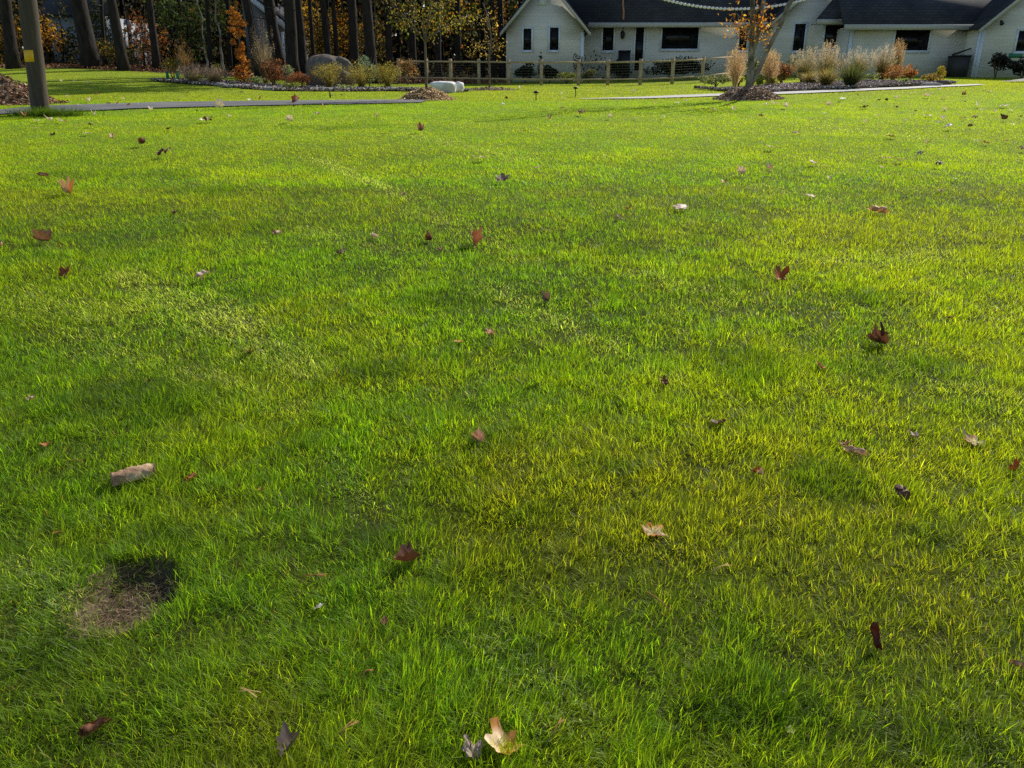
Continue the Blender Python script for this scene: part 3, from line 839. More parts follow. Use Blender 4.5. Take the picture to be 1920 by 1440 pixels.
# far, tiny leaves (px, py, size, tone)
TINY = [(1780, 242, 14, 'w'), (1817, 241, 11, 'd'), (1742, 218, 15, 'w'), (1768, 226, 11, 'w'), (1807, 225, 13, 'r'), (1827, 224, 11, 'r'), (1882, 226, 18, 'd'), (1900, 236, 11, 'r'),
        (1758, 234, 8, 'w'), (1622, 202, 24, 'd'), (1679, 204, 11, 'd'), (1832, 201, 10, 'w'), (1877, 199, 18, 'w'), (1737, 182, 13, 'w'), (1767, 184, 11, 'w'), (1810, 194, 8, 'd'),
        (1806, 180, 9, 'r'), (1858, 172, 13, 'r'), (1912, 222, 9, 'd'), (1617, 191, 8, 'w'), (1648, 191, 9, 'd'), (1662, 191, 8, 'd'), (1578, 186, 12, 'w'), (1573, 195, 8, 'd'),
        (1453, 196, 13, 'w'), (1437, 200, 9, 'w'), (1473, 203, 9, 'w'), (1515, 209, 10, 'd'), (1425, 221, 11, 'r'), (1362, 200, 12, 'r'), (1317, 209, 8, 'r'), (1375, 209, 7, 'w'),
        (1267, 279, 8, 'd'), (1340, 209, 8, 'w'), (1229, 196, 8, 'w'), (1243, 223, 7, 'w'), (1143, 223, 7, 'w'), (1191, 224, 7, 'w'), (1052, 206, 9, 'r'), (1058, 186, 7, 'w'), (943, 199, 8, 'w'),
        (950, 187, 8, 'd'), (1102, 171, 6, 'w'), (1188, 174, 8, 'w'), (1142, 164, 5, 'w'), (1052, 178, 6, 'w'), (976, 167, 6, 'w'), (1272, 194, 9, 'w'), (1288, 192, 7, 'w'), (1264, 199, 7, 'd'),
        (1280, 187, 9, 'd'), (1680, 186, 7, 'w'), (1710, 176, 8, 'w'), (1760, 171, 7, 'w'), (1840, 208, 8, 'w'), (1608, 182, 7, 'd'), (1553, 200, 8, 'w'), (1545, 215, 7, 'w'),
        (1715, 212, 8, 'd'), (1772, 212, 7, 'd'), (1770, 208, 8, 'w'), (1865, 212, 7, 'w'), (1896, 209, 8, 'w'), (1620, 232, 7, 'w'), (1645, 220, 8, 'w'), (1695, 230, 6, 'w'),
        (1553, 342, 8, 'w'), (1790, 341, 8, 'w'), (1653, 321, 7, 'w'), (1850, 309, 8, 'r'), (1888, 269, 8, 'r'), (48, 221, 13, 'r'), (71, 228, 12, 'w'), (97, 228, 12, 'w'), (113, 229, 11, 'w'), (122, 232, 9, 'r'),
        (178, 219, 9, 'w'), (70, 243, 9, 'w'), (285, 208, 9, 'w'), (381, 228, 12, 'w'), (395, 225, 10, 'd'), (412, 203, 14, 'w'), (515, 204, 6, 'd'), (550, 203, 7, 'd'), (608, 201, 8, 'r'), (430, 222, 7, 'w'), (545, 229, 11, 'w'),
        (510, 267, 11, 'r'), (370, 211, 9, 'd'), (259, 210, 8, 'd'), (170, 238, 15, 'd')]
FARSIDE = [(167, 157, 9, 'w'), (166, 192, 10, 'w'), (300, 172, 8, 'd'), (352, 176, 6, 'd'), (341, 185, 7, 'w'), (126, 184, 8, 'w'), (182, 179, 6, 'r'), (205, 196, 9, 'd'), (232, 188, 7, 'w'), (150, 199, 8, 'w'),
           (140, 154, 6, 'w'), (116, 154, 5, 'w'), (244, 155, 6, 'w'), (33, 155, 7, 'w'), (469, 189, 9, 'w'), (453, 176, 8, 'd'), (487, 188, 9, 'r'), (401, 170, 6, 'w'), (220, 196, 8, 'r'), (242, 199, 8, 'r'), (641, 181, 5, 'd')]


def put_leaf(px, py, s, form, c1, c2, label, cat, group, seed, yaw=None, tilt=None, stem=None, oval=False, up=None):
    p = gp(px, py + s * .15)
    up = .02 if (c1 is GLINT_WHITE and form == 'dome') else 0
    if c1 is GLINT_WHITE and form == 'dome': form = 'flat'
    if c1 is GLINT_WHITE and tilt is None: tilt = .03
    size = s * mpp(p) * (.9 if s > 24 else 1)
    V, f3, f4, col, st = leaf_geom(size, form, c1, seed, c2, yaw, tilt, oval)
    zlift = (.017 if p[1] < 5 else .024 if p[1] < 9 else .045) - V[:, 2].min() * .45 + up
    me = mesh_np('fallen_leaf', V, [np.array(f3), np.array(f4)], M_LEAF, col, True)
    o = link('fallen_leaf', me, None, (p[0], p[1], p[2] + zlift))
    props(o, label, cat, group)
    if stem:
        m = MB()
        a, b = np.array(st[0]) * size * 1.1, np.array(st[1]) * size * 1.1
        if stem == 'up':
            a = np.array([.25, .1, .1]) * size; b = np.array([.05, .15, .95]) * size
            m.tube([a, a * .4 + b * .6 + [.06 * size, 0, 0], b], [size * .09, size * .07, size * .05], 6, (.12, .05, .03))
        else:
            m.tube([a, (a + b) / 2 + [0, 0, .02 * size], b], [size * .02, size * .016, size * .02], 5, (.34, .2, .1))
        so = m.build('stem', M_LEAF, None, o)
    return o


def build_leaves():
    for i, (px, py, s, form, c1, c2, lab, op) in enumerate(LEAVES):
        if s == 0: continue
        put_leaf(px, py, s, form, c1, c2, lab, 'leaf', BIG, 100 + i, **op)
    tone = {'w': ((.93, .86, .76), (.80, .70, .58)), 'd': (DARK, (.16, .09, .06)), 'r': ((.36, .15, .06), (.44, .24, .12))}  # the near-white pair paints sun glint on the tiny leaves
    word = {'w': 'pale', 'd': 'dark brown', 'r': 'rust-coloured'}
    forms = ['dome', 'fold', 'flat', 'crumple', 'star']
    for k, (px, py, s, t) in enumerate(TINY):
        c = tone[t]
        if px > 1400: reg = 'on the far right lawn below the path'
        elif px > 850: reg = 'on the far middle lawn between the mulch mounds'
        else: reg = 'on the far left lawn just below the driveway'
        put_leaf(px, py, s * (1.3 if t == 'w' else .85 if t == 'd' else 1.0), forms[k % 5], c[0], c[1], f'tiny {word[t]} fallen leaf {reg}', 'leaf', f'tiny {word[t]} leaves {reg}', 400 + k, tilt=float(RNG.uniform(-.03, .14) if t == 'w' else RNG.uniform(-.2, .15)))
    for k, (px, py, s, t) in enumerate(FARSIDE):
        c = tone[t]
        put_leaf(px, py, s * 1.1, forms[k % 5], c[0], c[1], f'tiny {word[t]} fallen leaf on the lit grass beyond the driveway', 'leaf', f'tiny {word[t]} leaves beyond the driveway', 600 + k, tilt=float(RNG.uniform(-.1, .5)))
    put_leaf(555, 192, 17, 'fold', (.70, .48, .40), (.30, .10, .03), 'pink and rust leaf lying on the grey driveway', 'leaf', None, 777, tilt=.6)
    put_leaf(412, 202, 0.1, 'flat', TAN, None, 'x', 'leaf', None, 778) if False else None
    # broken bark piece
    p = gp(253, 905); s = mpp(p)
    yaw = math.radians(28); L = 74 * s; R = 17 * s
    c = np.array([p[0], p[1], p[2] + .030])
    n, m = 22, 14
    u = np.linspace(-.5, .5, n)[:, None]; a = np.linspace(-.2, PI + .2, m)[None]
    rr = R * (1 + .22 * (vnoise(u * 9, a * 2.2, 71) - .5) + .22 * (vnoise(u * 50, a * 9, 72) - .5)) * (1 - .15 * sstep(.3, .5, u + .15 * (vnoise(a * 4, a, 73) - .5)))
    x = u * L * (1 + .06 * (vnoise(a * 5, a * 0, 75) - .5)) + 0 * a; y = -np.cos(a) * rr; z = np.sin(a) * rr * .95
    v = np.stack([x * math.cos(yaw) - y * math.sin(yaw), x * math.sin(yaw) + y * math.cos(yaw), z + x * .10], -1).reshape(-1, 3)
    i = np.arange(n - 1)[:, None] * m; j = np.arange(m - 1)[None]
    q = np.stack([i + j, i + m + j, i + m + j + 1, i + j + 1], -1).reshape(-1, 4)
    cap = [list(range(m)), list(range((n - 1) * m, n * m))]
    tri = [[cp[0], cp[k], cp[k + 1]] for cp in cap for k in range(1, m - 1)]
    me = mesh_np('bark_piece', v, [q, np.array(tri)], M_WOODCH, None, True)
    props(link('bark_piece', me, None, c), 'broken tan and brown piece of bark lying in the grass above the hole', 'bark piece')
    # pine needles and twigs
    needles = [(592, 1100, 44, .15, 'thin tan pine needles right of the bare hole'), (1232, 1145, 50, -.9, 'tan pine twig lying diagonally below the leaf with the painted sunlit centre'),
               (143, 880, 34, .05, 'single tan pine needle left of the broken bark piece'), (1350, 1082, 40, .5, 'pale dry needles low in the grass below right of the leaf with the painted sunlit centre'),
               (690, 1282, 22, .4, 'yellowish needle bundle in the low middle of the lawn'), (470, 1320, 44, -.3, 'pale needles above the grey-violet leaf'),
               (655, 1388, 40, .7, 'tan needle pair at the bottom left of the crumpled leaf'), (1045, 1385, 36, .7, 'rusty needles right of the big tan leaf at the bottom edge')]
    for k, (px, py, s, yaw, lab) in enumerate(needles):
        p = gp(px, py); m = MB(); S = s * mpp(p)
        for t in range(3 if k != 2 else 1):
            a = yaw + RNG.normal(0, .16) * (k != 1); d = np.array([math.cos(a), math.sin(a) * 1.3, 0]) * S
            o0 = np.array([p[0], p[1], p[2] + .038]) - d * .5 + RNG.normal(0, .002, 3)
            pts = [o0, o0 + d * .5 + [0, 0, .006], o0 + d]
            m.tube(pts, .0011 if k != 1 else .0014, 5, (.46, .28, .12) if k not in (3, 5) else (.6, .5, .3))
        r = m
        v = np.concatenate(r.v)
        base = np.array([p[0], p[1], p[2] + .03])
        r.v = [v - base]
        o = r.build('pine_needles', M_STRAW); o.location = base
        props(o, lab, 'pine needles', 'pine needles in the grass')


# ------------------------------------------------------------------ POLE
def build_pole():
    p = gp(77, 214); s = mpp(p)
    t = thing('utility_pole', p, 'weathered wooden utility pole with a yellow tag, left edge', 'pole')
    top = at(50, -10, p[1] - .05)
    d = (top - p) / (top[2] - p[2])
    zs = np.linspace(-.3, 9, 40)
    m = MB()
    m.tube([p + d * z for z in zs], [15.5 * s * (1 - .012 * z) * (1 + .02 * math.sin(z * 7)) for z in zs], 20)
    m.build('post', M_POLE, t, smooth=True, colour=False)
    R = 15 * s
    a0, a1 = math.radians(-143), math.radians(-62)
    m = MB(); n = 8
    z0 = at(60, 116, p[1] - R)[2] - p[2]; z1 = at(60, 94, p[1] - R)[2] - p[2]
    for (za, zb, col) in [(z0, z1, None)]:
        v = []
        for z in (za, zb):
            for i in range(n + 1):
                a = a0 + (a1 - a0) * i / n
                for r in (R * 1.01, R * 1.05):
                    q = p + d * z; v.append([q[0] + r * math.cos(a), q[1] + r * math.sin(a), q[2]])
        f = []
        k = 2 * (n + 1)
        for i in range(n):
            b = 2 * i
            f += [(b + 1, b + 3, k + b + 3, k + b + 1), (b, k + b, k + b + 2, b + 2), (k + b, k + b + 1, k + b + 3, k + b + 2), (b, b + 2, b + 3, b + 1)]
        m.add(v, f)
    m.build('marker_tag', M_YEL, t, colour=False)


# ------------------------------------------------------------------ HOUSE
def window(root, x0, x1, z0, z1, Y, fw=.09, mull=0):
    m = MB()
    m.box(x0 - fw, x0, Y - .07, Y + .02, z0 - fw, z1 + fw); m.box(x1, x1 + fw, Y - .07, Y + .02, z0 - fw, z1 + fw)
    m.box(x0, x1, Y - .066, Y + .02, z1, z1 + fw); m.box(x0, x1, Y - .066, Y + .02, z0 - fw, z0)
    w = m.build('window', M_TRIM, root, colour=False)
    g = MB(); g.box(x0, x1, Y - .022, Y + .01, z0, z1); g.build('pane', M_GLASS, root, w, colour=False)
    s = MB(); s.box(x0 - fw * 1.3, x1 + fw * 1.3, Y - .11, Y - .068, z0 - fw - .03, z0 - fw + .02); s.build('sill', M_TRIM, root, w, colour=False)
    if mull:
        b = MB()
        for k in range(1, mull + 1):
            xx = x0 + (x1 - x0) * k / (mull + 1); b.box(xx - .025, xx + .025, Y - .05, Y - .023, z0, z1)
        b.build('mullion', M_DARK, root, w, colour=False)
    return w


def winpx(root, xa, xb, ya, yb, Y, **k):
    return window(root, hx(xa, Y, (ya + yb) / 2), hx(xb, Y, (ya + yb) / 2), hz(yb, Y), hz(ya, Y), Y, **k)


def gable(root, pxl, pxr, Y, Yb, py_e, py_a, name='wall'):
    x0, x1 = hx(pxl, Y), hx(pxr, Y); xa = (x0 + x1) / 2
    ze, za = hz(py_e, Y), hz(py_a, Y)
    g = float(G(xa, Y)) - .4
    m = MB(); m.prism([(x0, g), (x1, g), (x1, ze), (xa, za), (x0, ze)], Y, Yb)
    m.build(name, M_SIDE, root, colour=False)
    sl = (za - ze) / (xa - x0); ov = .32
    m = MB()
    for sgn, xe in ((-1, x0), (1, x1)):
        e = np.array([xe + sgn * ov, 0, ze - sl * ov]); tp = np.array([xa, 0, za])
        up = np.array([0, 0, .14])
        m.slab([e + [0, Y - .35, 0] + up, tp + [0, Y - .35, 0] + up, tp + [0, Yb, 0] + up, e + [0, Yb, 0] + up], .12)
    r = m.build('roof', M_ROOF, root, colour=False)
    m = MB()
    for sgn, xe in ((-1, x0), (1, x1)):
        ex, ez = xe + sgn * ov, ze - sl * ov
        m.prism([(ex, ez - .16), (ex, ez + .03), (xa, za + .03), (xa, za - .20)][::sgn * -1], Y - .42, Y - .352)
    m.build('rake_board', M_FASC, root, r, colour=False)
    return x0, x1, ze, xa, za


def build_house():
    base = np.array([hx(1400, 46), 47.0, float(G(hx(1400, 46), 47.0))])
    t = thing('house', base, 'long single-storey house with pale clapboard walls, dark shingle roofs and black windows', 'house')
    # left gable wing
    Y = 44.0
    x0, x1, ze, xa, za = gable(t, 949, 1094, Y, 54, 50, -42)
    winpx(t, 981.5, 996, 54, 94, Y); winpx(t, 1031, 1047, 52, 94, Y)
    m = MB(); m.box(x1 - .16, x1 + .02, Y - .03, Y + .16, float(G(x1, Y)) - .3, ze - .25); m.build('corner_trim', M_TRIM, t, colour=False)
    vz = hz(2, Y); vx = hx(1017, Y, 0)
    m = MB(); m.box(vx - .22, vx + .22, Y - .05, Y + .02, vz - .2, vz + .35)
    for k in range(4): m.box(vx - .17, vx + .17, Y - .075, Y - .052, vz - .13 + k * .11, vz - .08 + k * .11)
    m.build('gable_vent', M_TRIM, t, colour=False)
    # main range
    Ym = 46.0; xr = hx(1452, Ym)
    zr = hz(45, Ym - .6)
    m = MB(); m.box(x1 + .021, xr, Ym, 53, float(G(x1, Ym)) - .4, zr + .05); m.build('wall', M_SIDE, t, colour=False)
    sl = 1.12
    m = MB(); m.slab([(x1 - 1.5, Ym - .6, zr + .1), (xr + 1.0, Ym - .6, zr + .1), (xr + 1.0, 53, zr + .1 + sl * 7.6), (x1 - 1.5, 53, zr + .1 + sl * 7.6)], .12)
    r = m.build('roof', M_ROOF, t, colour=False)
    m = MB(); m.box(x1 + .35, xr + .1, Ym - .74, Ym - .62, zr - .17, zr + .06); m.box(x1 + .35, xr + .1, Ym - .615, Ym - .003, zr - .12, zr - .06)
    m.build('gutter', M_FASC, t, r, colour=False)
    winpx(t, 1130, 1150, 52, 94.5, Ym)
    winpx(t, 1241, 1309, 49, 91.5, Ym, mull=1)
    winpx(t, 1386, 1400, 55, 94, Ym)
    # front door
    dx0, dx1 = hx(1191, Ym), hx(1206, Ym); dz0 = hz(132, Ym); dz1 = hz(51, Ym)
    m = MB(); m.box(dx0, dx1, Ym - .03, Ym + .02, dz0, dz1); d = m.build('door', M_GLASS, t, colour=False)
    m = MB(); m.box(dx0 - .09, dx0, Ym - .06, Ym + .02, dz0, dz1 + .08); m.box(dx1, dx1 + .09, Ym - .06, Ym + .02, dz0, dz1 + .08)
    m.build('door_frame', M_TRIM, t, d, colour=False)
    m = MB(); m.box(dx0 + .06, dx0 + .1, Ym - .08, Ym - .032, dz0 + .95, dz0 + 1.1); m.build('handle', M_DARK, t, d, colour=False)
    # porch lamp under the eave
    lx, lz = hx(1166, Ym), hz(62, Ym)
    m = MB(); m.tube([(lx, Ym - .12, lz + .28), (lx, Ym - .12, lz + .08)], .02, 6); m.tube([(lx, Ym - .12, lz + .1), (lx, Ym - .12, lz), (lx, Ym - .12, lz - .22), (lx, Ym - .12, lz - .3)], [.05, .12, .10, .04], 10)
    m.build('porch_lamp', M_DARK, t, colour=False)
    # copper pipe down the roof slope to the gutter
    cx = hx(1167, Ym, 20)
    m = MB(); pts = []
    for k in range(9):
        yy = Ym - .55 + k * .35; pts.append((cx + .02 * math.sin(k * 2) + .06 * k * .4, yy, zr + .1 + sl * (yy - Ym + .6) + .07))
    m.tube(pts, .055, 8); m.build('roof_pipe', M_COPPER, t, colour=False)
    # middle gable
    Yg = 45.2
    gx0, gx1, gze, gxa, gza = gable(t, 1449, 1606, Yg, 55, 34, -46)
    winpx(t, 1488, 1508, 45, 95, Yg)
    # recessed bay beside the right range
    Yr = 42.8
    rx0, rx1 = hx(1592, Yr), hx(1838, Yr)
    # right range wall
    zt = hz(53, Yr - .4)
    m = MB(); m.box(rx0, rx1, Yr, 50, float(G(rx0, Yr)) - .5, zt + .12); m.build('wall', M_SIDE, t, colour=False)
    m = MB(); m.box(rx0 - .02, rx0 + .14, Yr - .03, Yr + .14, float(G(rx0, Yr)) - .4, zt - .05); m.build('corner_trim', M_TRIM, t, colour=False)
    Yb = 44.6; bx0 = hx(1541, Yb)
    zb = hz(40, Yb - .7)
    m = MB(); m.box(bx0, rx0, Yb, 49.5, float(G(bx0, Yb)) - .5, zb - .02); m.build('wall', M_SIDE, t, colour=False)
    winpx(t, 1545.5, 1588, 46, 91.5, Yb)
    # roof of the right range: one slope, slanting left end
    sr = 1.14
    ye = Yr - .45; ze2 = hz(45.5, ye)
    ex0, ex1 = hx(1583, ye, 46), hx(1846, ye, 46)
    y1 = Yb - .75; z1 = hz(36, y1)
    e10 = hx(1531, y1, 36); e11 = hx(1600, y1, 36)
    ztop = hz(-30, 47.5)
    m = MB()
    yt = ye + (ztop - ze2) / sr
    m.slab([(ex0, ye, ze2), (ex1 + 1.2, ye, ze2), (ex1 + 1.2, yt, ztop), (hx(1596, yt, 0), yt, ztop), (ex0, y1 + .3, ze2 + sr * (y1 + .3 - ye))], .12)
    yt2 = y1 + (ztop + .05 - z1) / sr
    m.slab([(e10, y1, z1 + .02), (e11, y1, z1 + .02), (hx(1680, yt2, 0), yt2, ztop + .05), (hx(1590, yt2, -10), yt2, ztop + .05)], .12)
    r = m.build('roof', M_ROOF, t, colour=False)
    m = MB(); m.box(ex0, ex1, ye - .13, ye - .01, ze2 - .26, ze2 - .01); m.box(ex0, ex1, ye - .008, Yr - .002, ze2 - .24, ze2 - .17)
    m.box(e10, e11 - .05, y1 - .13, y1 - .01, z1 - .24, z1 - .01); m.box(e10, e11 - .05, y1 - .008, Yb - .002, z1 - .22, z1 - .16)
    m.build('gutter', M_FASC, t, r, colour=False)
    winpx(t, 1677, 1741, 56, 94.5, Yr)
    # right gable wing
    Yw = 41.6
    wx0, wx1, wze, wxa, wza = gable(t, 1835, 2075, Yw, 52, 46, -72)
    m = MB(); m.box(wx0 - .02, wx0 + .2, Yw - .03, Yw + .16, float(G(wx0, Yw)) - .3, wze - .3); m.build('corner_trim', M_TRIM, t, colour=False)
    m = MB(); m.tube([(wx0 - .12, Yw - .12, wze - .35), (wx0 - .12, Yw - .12, float(G(wx0, Yw)))], .05, 8); m.build('downspout', M_TRIM, t, colour=False)
    winpx(t, 1906, 1936, 58, 96, Yw)
    gx, gz = hx(1908, Yw), hz(104, Yw)
    m = MB(); m.box(gx - .35, gx + .3, Yw - .1, Yw - .02, gz - .1, gz + .1); m.build('hose_box', M_GREEN, t, colour=False)
    fx, fz = hx(1858, Yw), hz(44, Yw)
    m = MB(); m.tube([(fx, Yw - .45, fz + .08), (fx, Yw - .6, fz - .08)], [.05, .1], 8); m.build('flood_lamp', M_DARK, t, colour=False)
    # chimneyless back wall so the house is closed
    # --- things beside the house
    p = np.array([hx(1171, 45.3), 45.3, float(G(hx(1171, 45.3), 45.3))])
    x0, x1 = hx(1160.5, 45.3), hx(1182, 45.3); zt2 = hz(95, 45.3)
    b = thing('storage_box', p, 'dark square box standing by the front door', 'box')
    m = MB(); m.box(x0 + .02, x1 - .02, 45.0, 45.6, p[2], zt2 - .08); m.build('body', M_DARK, b, colour=False)
    m = MB(); m.box(x0, x1, 44.97, 45.63, zt2 - .078, zt2); m.build('lid', M_DARK, b, colour=False)
    x0, x1 = hx(1789, 41.9), hx(1818, 41.9)
    p = np.array([(x0 + x1) / 2, 41.9, float(G((x0 + x1) / 2, 41.9))]); zt3 = hz(107, 41.9)
    b = thing('trash_bin', p, 'dark bin with a pole leaning on it by the right wall', 'bin')
    m = MB()
    v = []
    for z, k in ((p[2] - .02, .86), (zt3, 1.0)):
        for sx, sy in ((-1, -1), (1, -1), (1, 1), (-1, 1)):
            v.append((p[0] + sx * (x1 - x0) / 2 * k, p[1] + sy * .36 * k, z))
    m.add(v, [(0, 3, 2, 1), (4, 5, 6, 7), (0, 1, 5, 4), (1, 2, 6, 5), (2, 3, 7, 6), (3, 0, 4, 7)])
    m.build('body', mat_flat('bin_plastic', (.045, .042, .04), .6), b, colour=False)
    m = MB(); m.box(x0 - .02, x1 + .02, 41.5, 42.28, zt3 + .002, zt3 + .07); m.build('lid', M_DARK, b, colour=False)
    a = np.array([hx(1790, 41.4), 41.4, zt3 + .08]); c = at(1823, 90, 42.3)
    q = thing('leaning_pole', a, 'dark stick lying across the bin, leaning on the right wall', 'stick')
    m = MB(); m.tube([a, (a + c) / 2, c], [.05, .04, .03], 7); m.build('shaft', M_BARK, q, colour=False)
    # string of white bulbs hanging in front of the roof
    YB = 33.0
    px = np.linspace(1150, 1590, 60)
    py = 14.5 - 15.5 * ((px - 1378) / 120) ** 2 * .95 + 0
    pts = np.array([at(a, b, YB) for a, b in zip(px, py)])
    s = thing('string_lights', pts[30], 'sagging string of white bulbs hanging in front of the dark roof', 'string lights')
    m = MB(); m.tube(pts, .012, 5); m.build('cable', M_DARK, s, colour=False)
    for k in range(44):
        i = 8 + k
        q = pts[i] if k % 1 == 0 else pts[i]
        d = pts[i + 1] - pts[i]; d /= np.linalg.norm(d)
        m = MB(); c = q + [0, 0, -.045]
        m.tube([c - d * .075, c - d * .05, c, c + d * .05, c + d * .075], [.012, .04, .052, .04, .012], 8); m.build('bulb', M_BULB, s, smooth=True, colour=False)


# ------------------------------------------------------------------ FENCE
def build_fence():
    posts = [(768, 149), (828, 151), (858, 153), (900, 151.5), (955, 153.5), (1015, 158.5), (1085, 157), (1140, 155), (1200, 158), (1261, 157), (1319, 151)]
    W = []
    order = [(748, 149, 42.5), (800, 150, 42), (845, 150, 41.5), (898, 151, 41), (954, 153, 40.4), (1015, 157, 39.8), (1085, 156, 39.8), (1140, 155, 39.8), (1201, 158, 39.5), (1261, 157, 39.6), (1317, 150, 40.3), (1372, 147, 43.0)]
    for px, py, Y in order:
        x = hx(px, Y, 140); W.append(np.array([x, Y, float(G(x, Y))]))
    W = np.array(W)
    t = thing('rail_fence', W[5], 'low wooden post and rail fence with wire mesh in front of the house', 'fence')
    H = 1.12
    for p in W:
        m = MB(); m.box(p[0] - .075, p[0] + .075, p[1] - .075, p[1] + .075, p[2] - .2, p[2] + H + .04)
        m.build('post', M_FENCE, t, colour=False)
    for i in range(len(W) - 1):
        a, b = W[i], W[i + 1]
        d = (b - a); d /= np.linalg.norm(d)
        for h in (.26, 1.02):
            m = MB(); o = np.array([0, -.10, h])
            m.tube([a + o - d * .05, (a + b) / 2 + o + [0, 0, .01], b + o + d * .05], .043, 6)
            m.build('rail', M_FENCE, t, colour=False)
    m = MB()
    for i in range(len(W) - 1):
        a, b = W[i], W[i + 1]
        for h in np.linspace(.06, .98, 9):
            m.tube([a + [0, .085, h], b + [0, .085, h]], .003, 3, cap=False)
        n = int(np.linalg.norm(b - a) / .16)
        for k in range(n):
            q = a + (b - a) * k / n + [0, .085, 0]
            m.tube([q + [0, 0, .04], q + [0, 0, .98]], .002, 3, cap=False)
    m.build('wire_mesh', M_WIRE, t, colour=False)


# ------------------------------------------------------------------ VEGETATION builders
def ground_at(px, py, Y):
    x = hx(px, Y, py); return np.array([x, Y, float(G(x, Y))])


def shrub(name, label, cat, base, w, h, cols, n, leaf=.06, wts=None, group=None, lump=9, jit=.3, stems=5, mat=None, d=None, flat=0, aspect=.5, fill=.45, zc=.55):
    t = thing(name, base, label, cat, group)
    r = np.array([w / 2, (d or w) / 2, h * (1 - zc) / .95])
    p = blob_pts(n, base + [0, 0, h * zc], r, lump, fill=fill)
    p[:, 2] = np.maximum(p[:, 2], base[2] + .02)
    v, f, c = leaves(p, leaf * RNG.uniform(.7, 1.3, n), palette(n, cols, wts, jit), flat=flat, aspect=aspect)
    m = MB(); m.addnp(v, f, c); m.build('foliage', mat or M_FOL, t)
    m = MB()
    for k in range(stems):
        a = RNG.uniform(0, 2 * PI); q = base + [math.cos(a) * w * .3, math.sin(a) * w * .3, h * .8]
        m.tube([base, (base + q) / 2 + [0, 0, .1 * h], q], [.018, .013, .005], 5)
    m.build('stem', M_TWIG, t, colour=False)
    return t


def blade_fan(base, n, h, spread, col, w=.012, droop=.5, stiff=1.0):
    a = RNG.uniform(0, 2 * PI, n); L = h * RNG.uniform(.55, 1.1, n); s = RNG.uniform(0, 1, n) ** .7 * spread
    b = base + np.stack([np.cos(a), np.sin(a), np.zeros(n)], 1) * (RNG.random((n, 1)) * .12 * spread)
    d = np.stack([np.cos(a), np.sin(a), np.zeros(n)], 1)
    wd = np.stack([-np.sin(a + RNG.normal(0, .8, n)), np.cos(a + RNG.normal(0, .8, n)), np.zeros(n)], 1) * w
    V = []; segs = 4
    for k in range(segs + 1):
        u = k / segs
        c = b + d * (s * (u ** 1.6) * stiff)[:, None] + np.array([0, 0, 1.]) * (L * (u - droop * u ** 3 * s / max(spread, .01) * .6))[:, None]
        tw = (1 - u * .85)
        V += [c - wd * tw, c + wd * tw]
    v = np.stack(V, 1).reshape(-1, 3); m = 2 * (segs + 1)
    q = np.concatenate([np.arange(n)[:, None] * m + np.array([2 * k, 2 * k + 1, 2 * k + 3, 2 * k + 2]) for k in range(segs)])
    tips = (V[-1] + V[-2]) / 2
    return v, [q], np.repeat(col, m, 0), tips


def fountain(label, base, h, spread, cols, n=220, plume=None, np_=60, group=None, name='ornamental_grass', ph=1.25, w=.011):
    t = thing(name, base, label, 'ornamental grass', group)
    v, f, c, tips = blade_fan(base, n, h, spread, palette(n, cols, None, .3), w)
    m = MB(); m.addnp(v, f, c); m.build('leaves', M_STRAW, t)
    if plume is not None:
        v, f, c, tips = blade_fan(base, np_, h * ph, spread * .7, palette(np_, [tuple(np.array(plume) * .7)], None, .2), .006, .35)
        m = MB(); m.addnp(v, f, c)
        k = 30
        pp = np.repeat(tips, k, 0) + RNG.normal(0, .03, (np_ * k, 3)) - np.array([0, 0, 1.]) * RNG.uniform(-.06, .24, (np_ * k, 1)) * h * .8
        v, f, c = leaves(pp, .07, palette(np_ * k, [tuple(min(.85, q * .85) for q in plume)], None, .25), aspect=.16, down=-2.2)
        m.addnp(v, f, c); m.build('plume', M_STRAW, t)
    return t


def limb_path(a, b, wob=.08, n=6):
    a = np.asarray(a, float); b = np.asarray(b, float); L = np.linalg.norm(b - a)
    t = np.linspace(0, 1, n)[:, None]
    p = a + (b - a) * t
    w = RNG.normal(0, wob * L / n, (n, 3)); w[0] = 0; w[-1] = 0
    return p + np.cumsum(w, 0) * (t * (1 - t) * 4)


def chips(n, x, y, cols, size, lift=.02, flat=.9):
    z = G(x, y) + lift * RNG.random(n)
    return leaves(np.stack([x, y, z], 1), size * RNG.uniform(.5, 1.4, n), palette(n, cols, None, .35), flat=flat, aspect=.6)


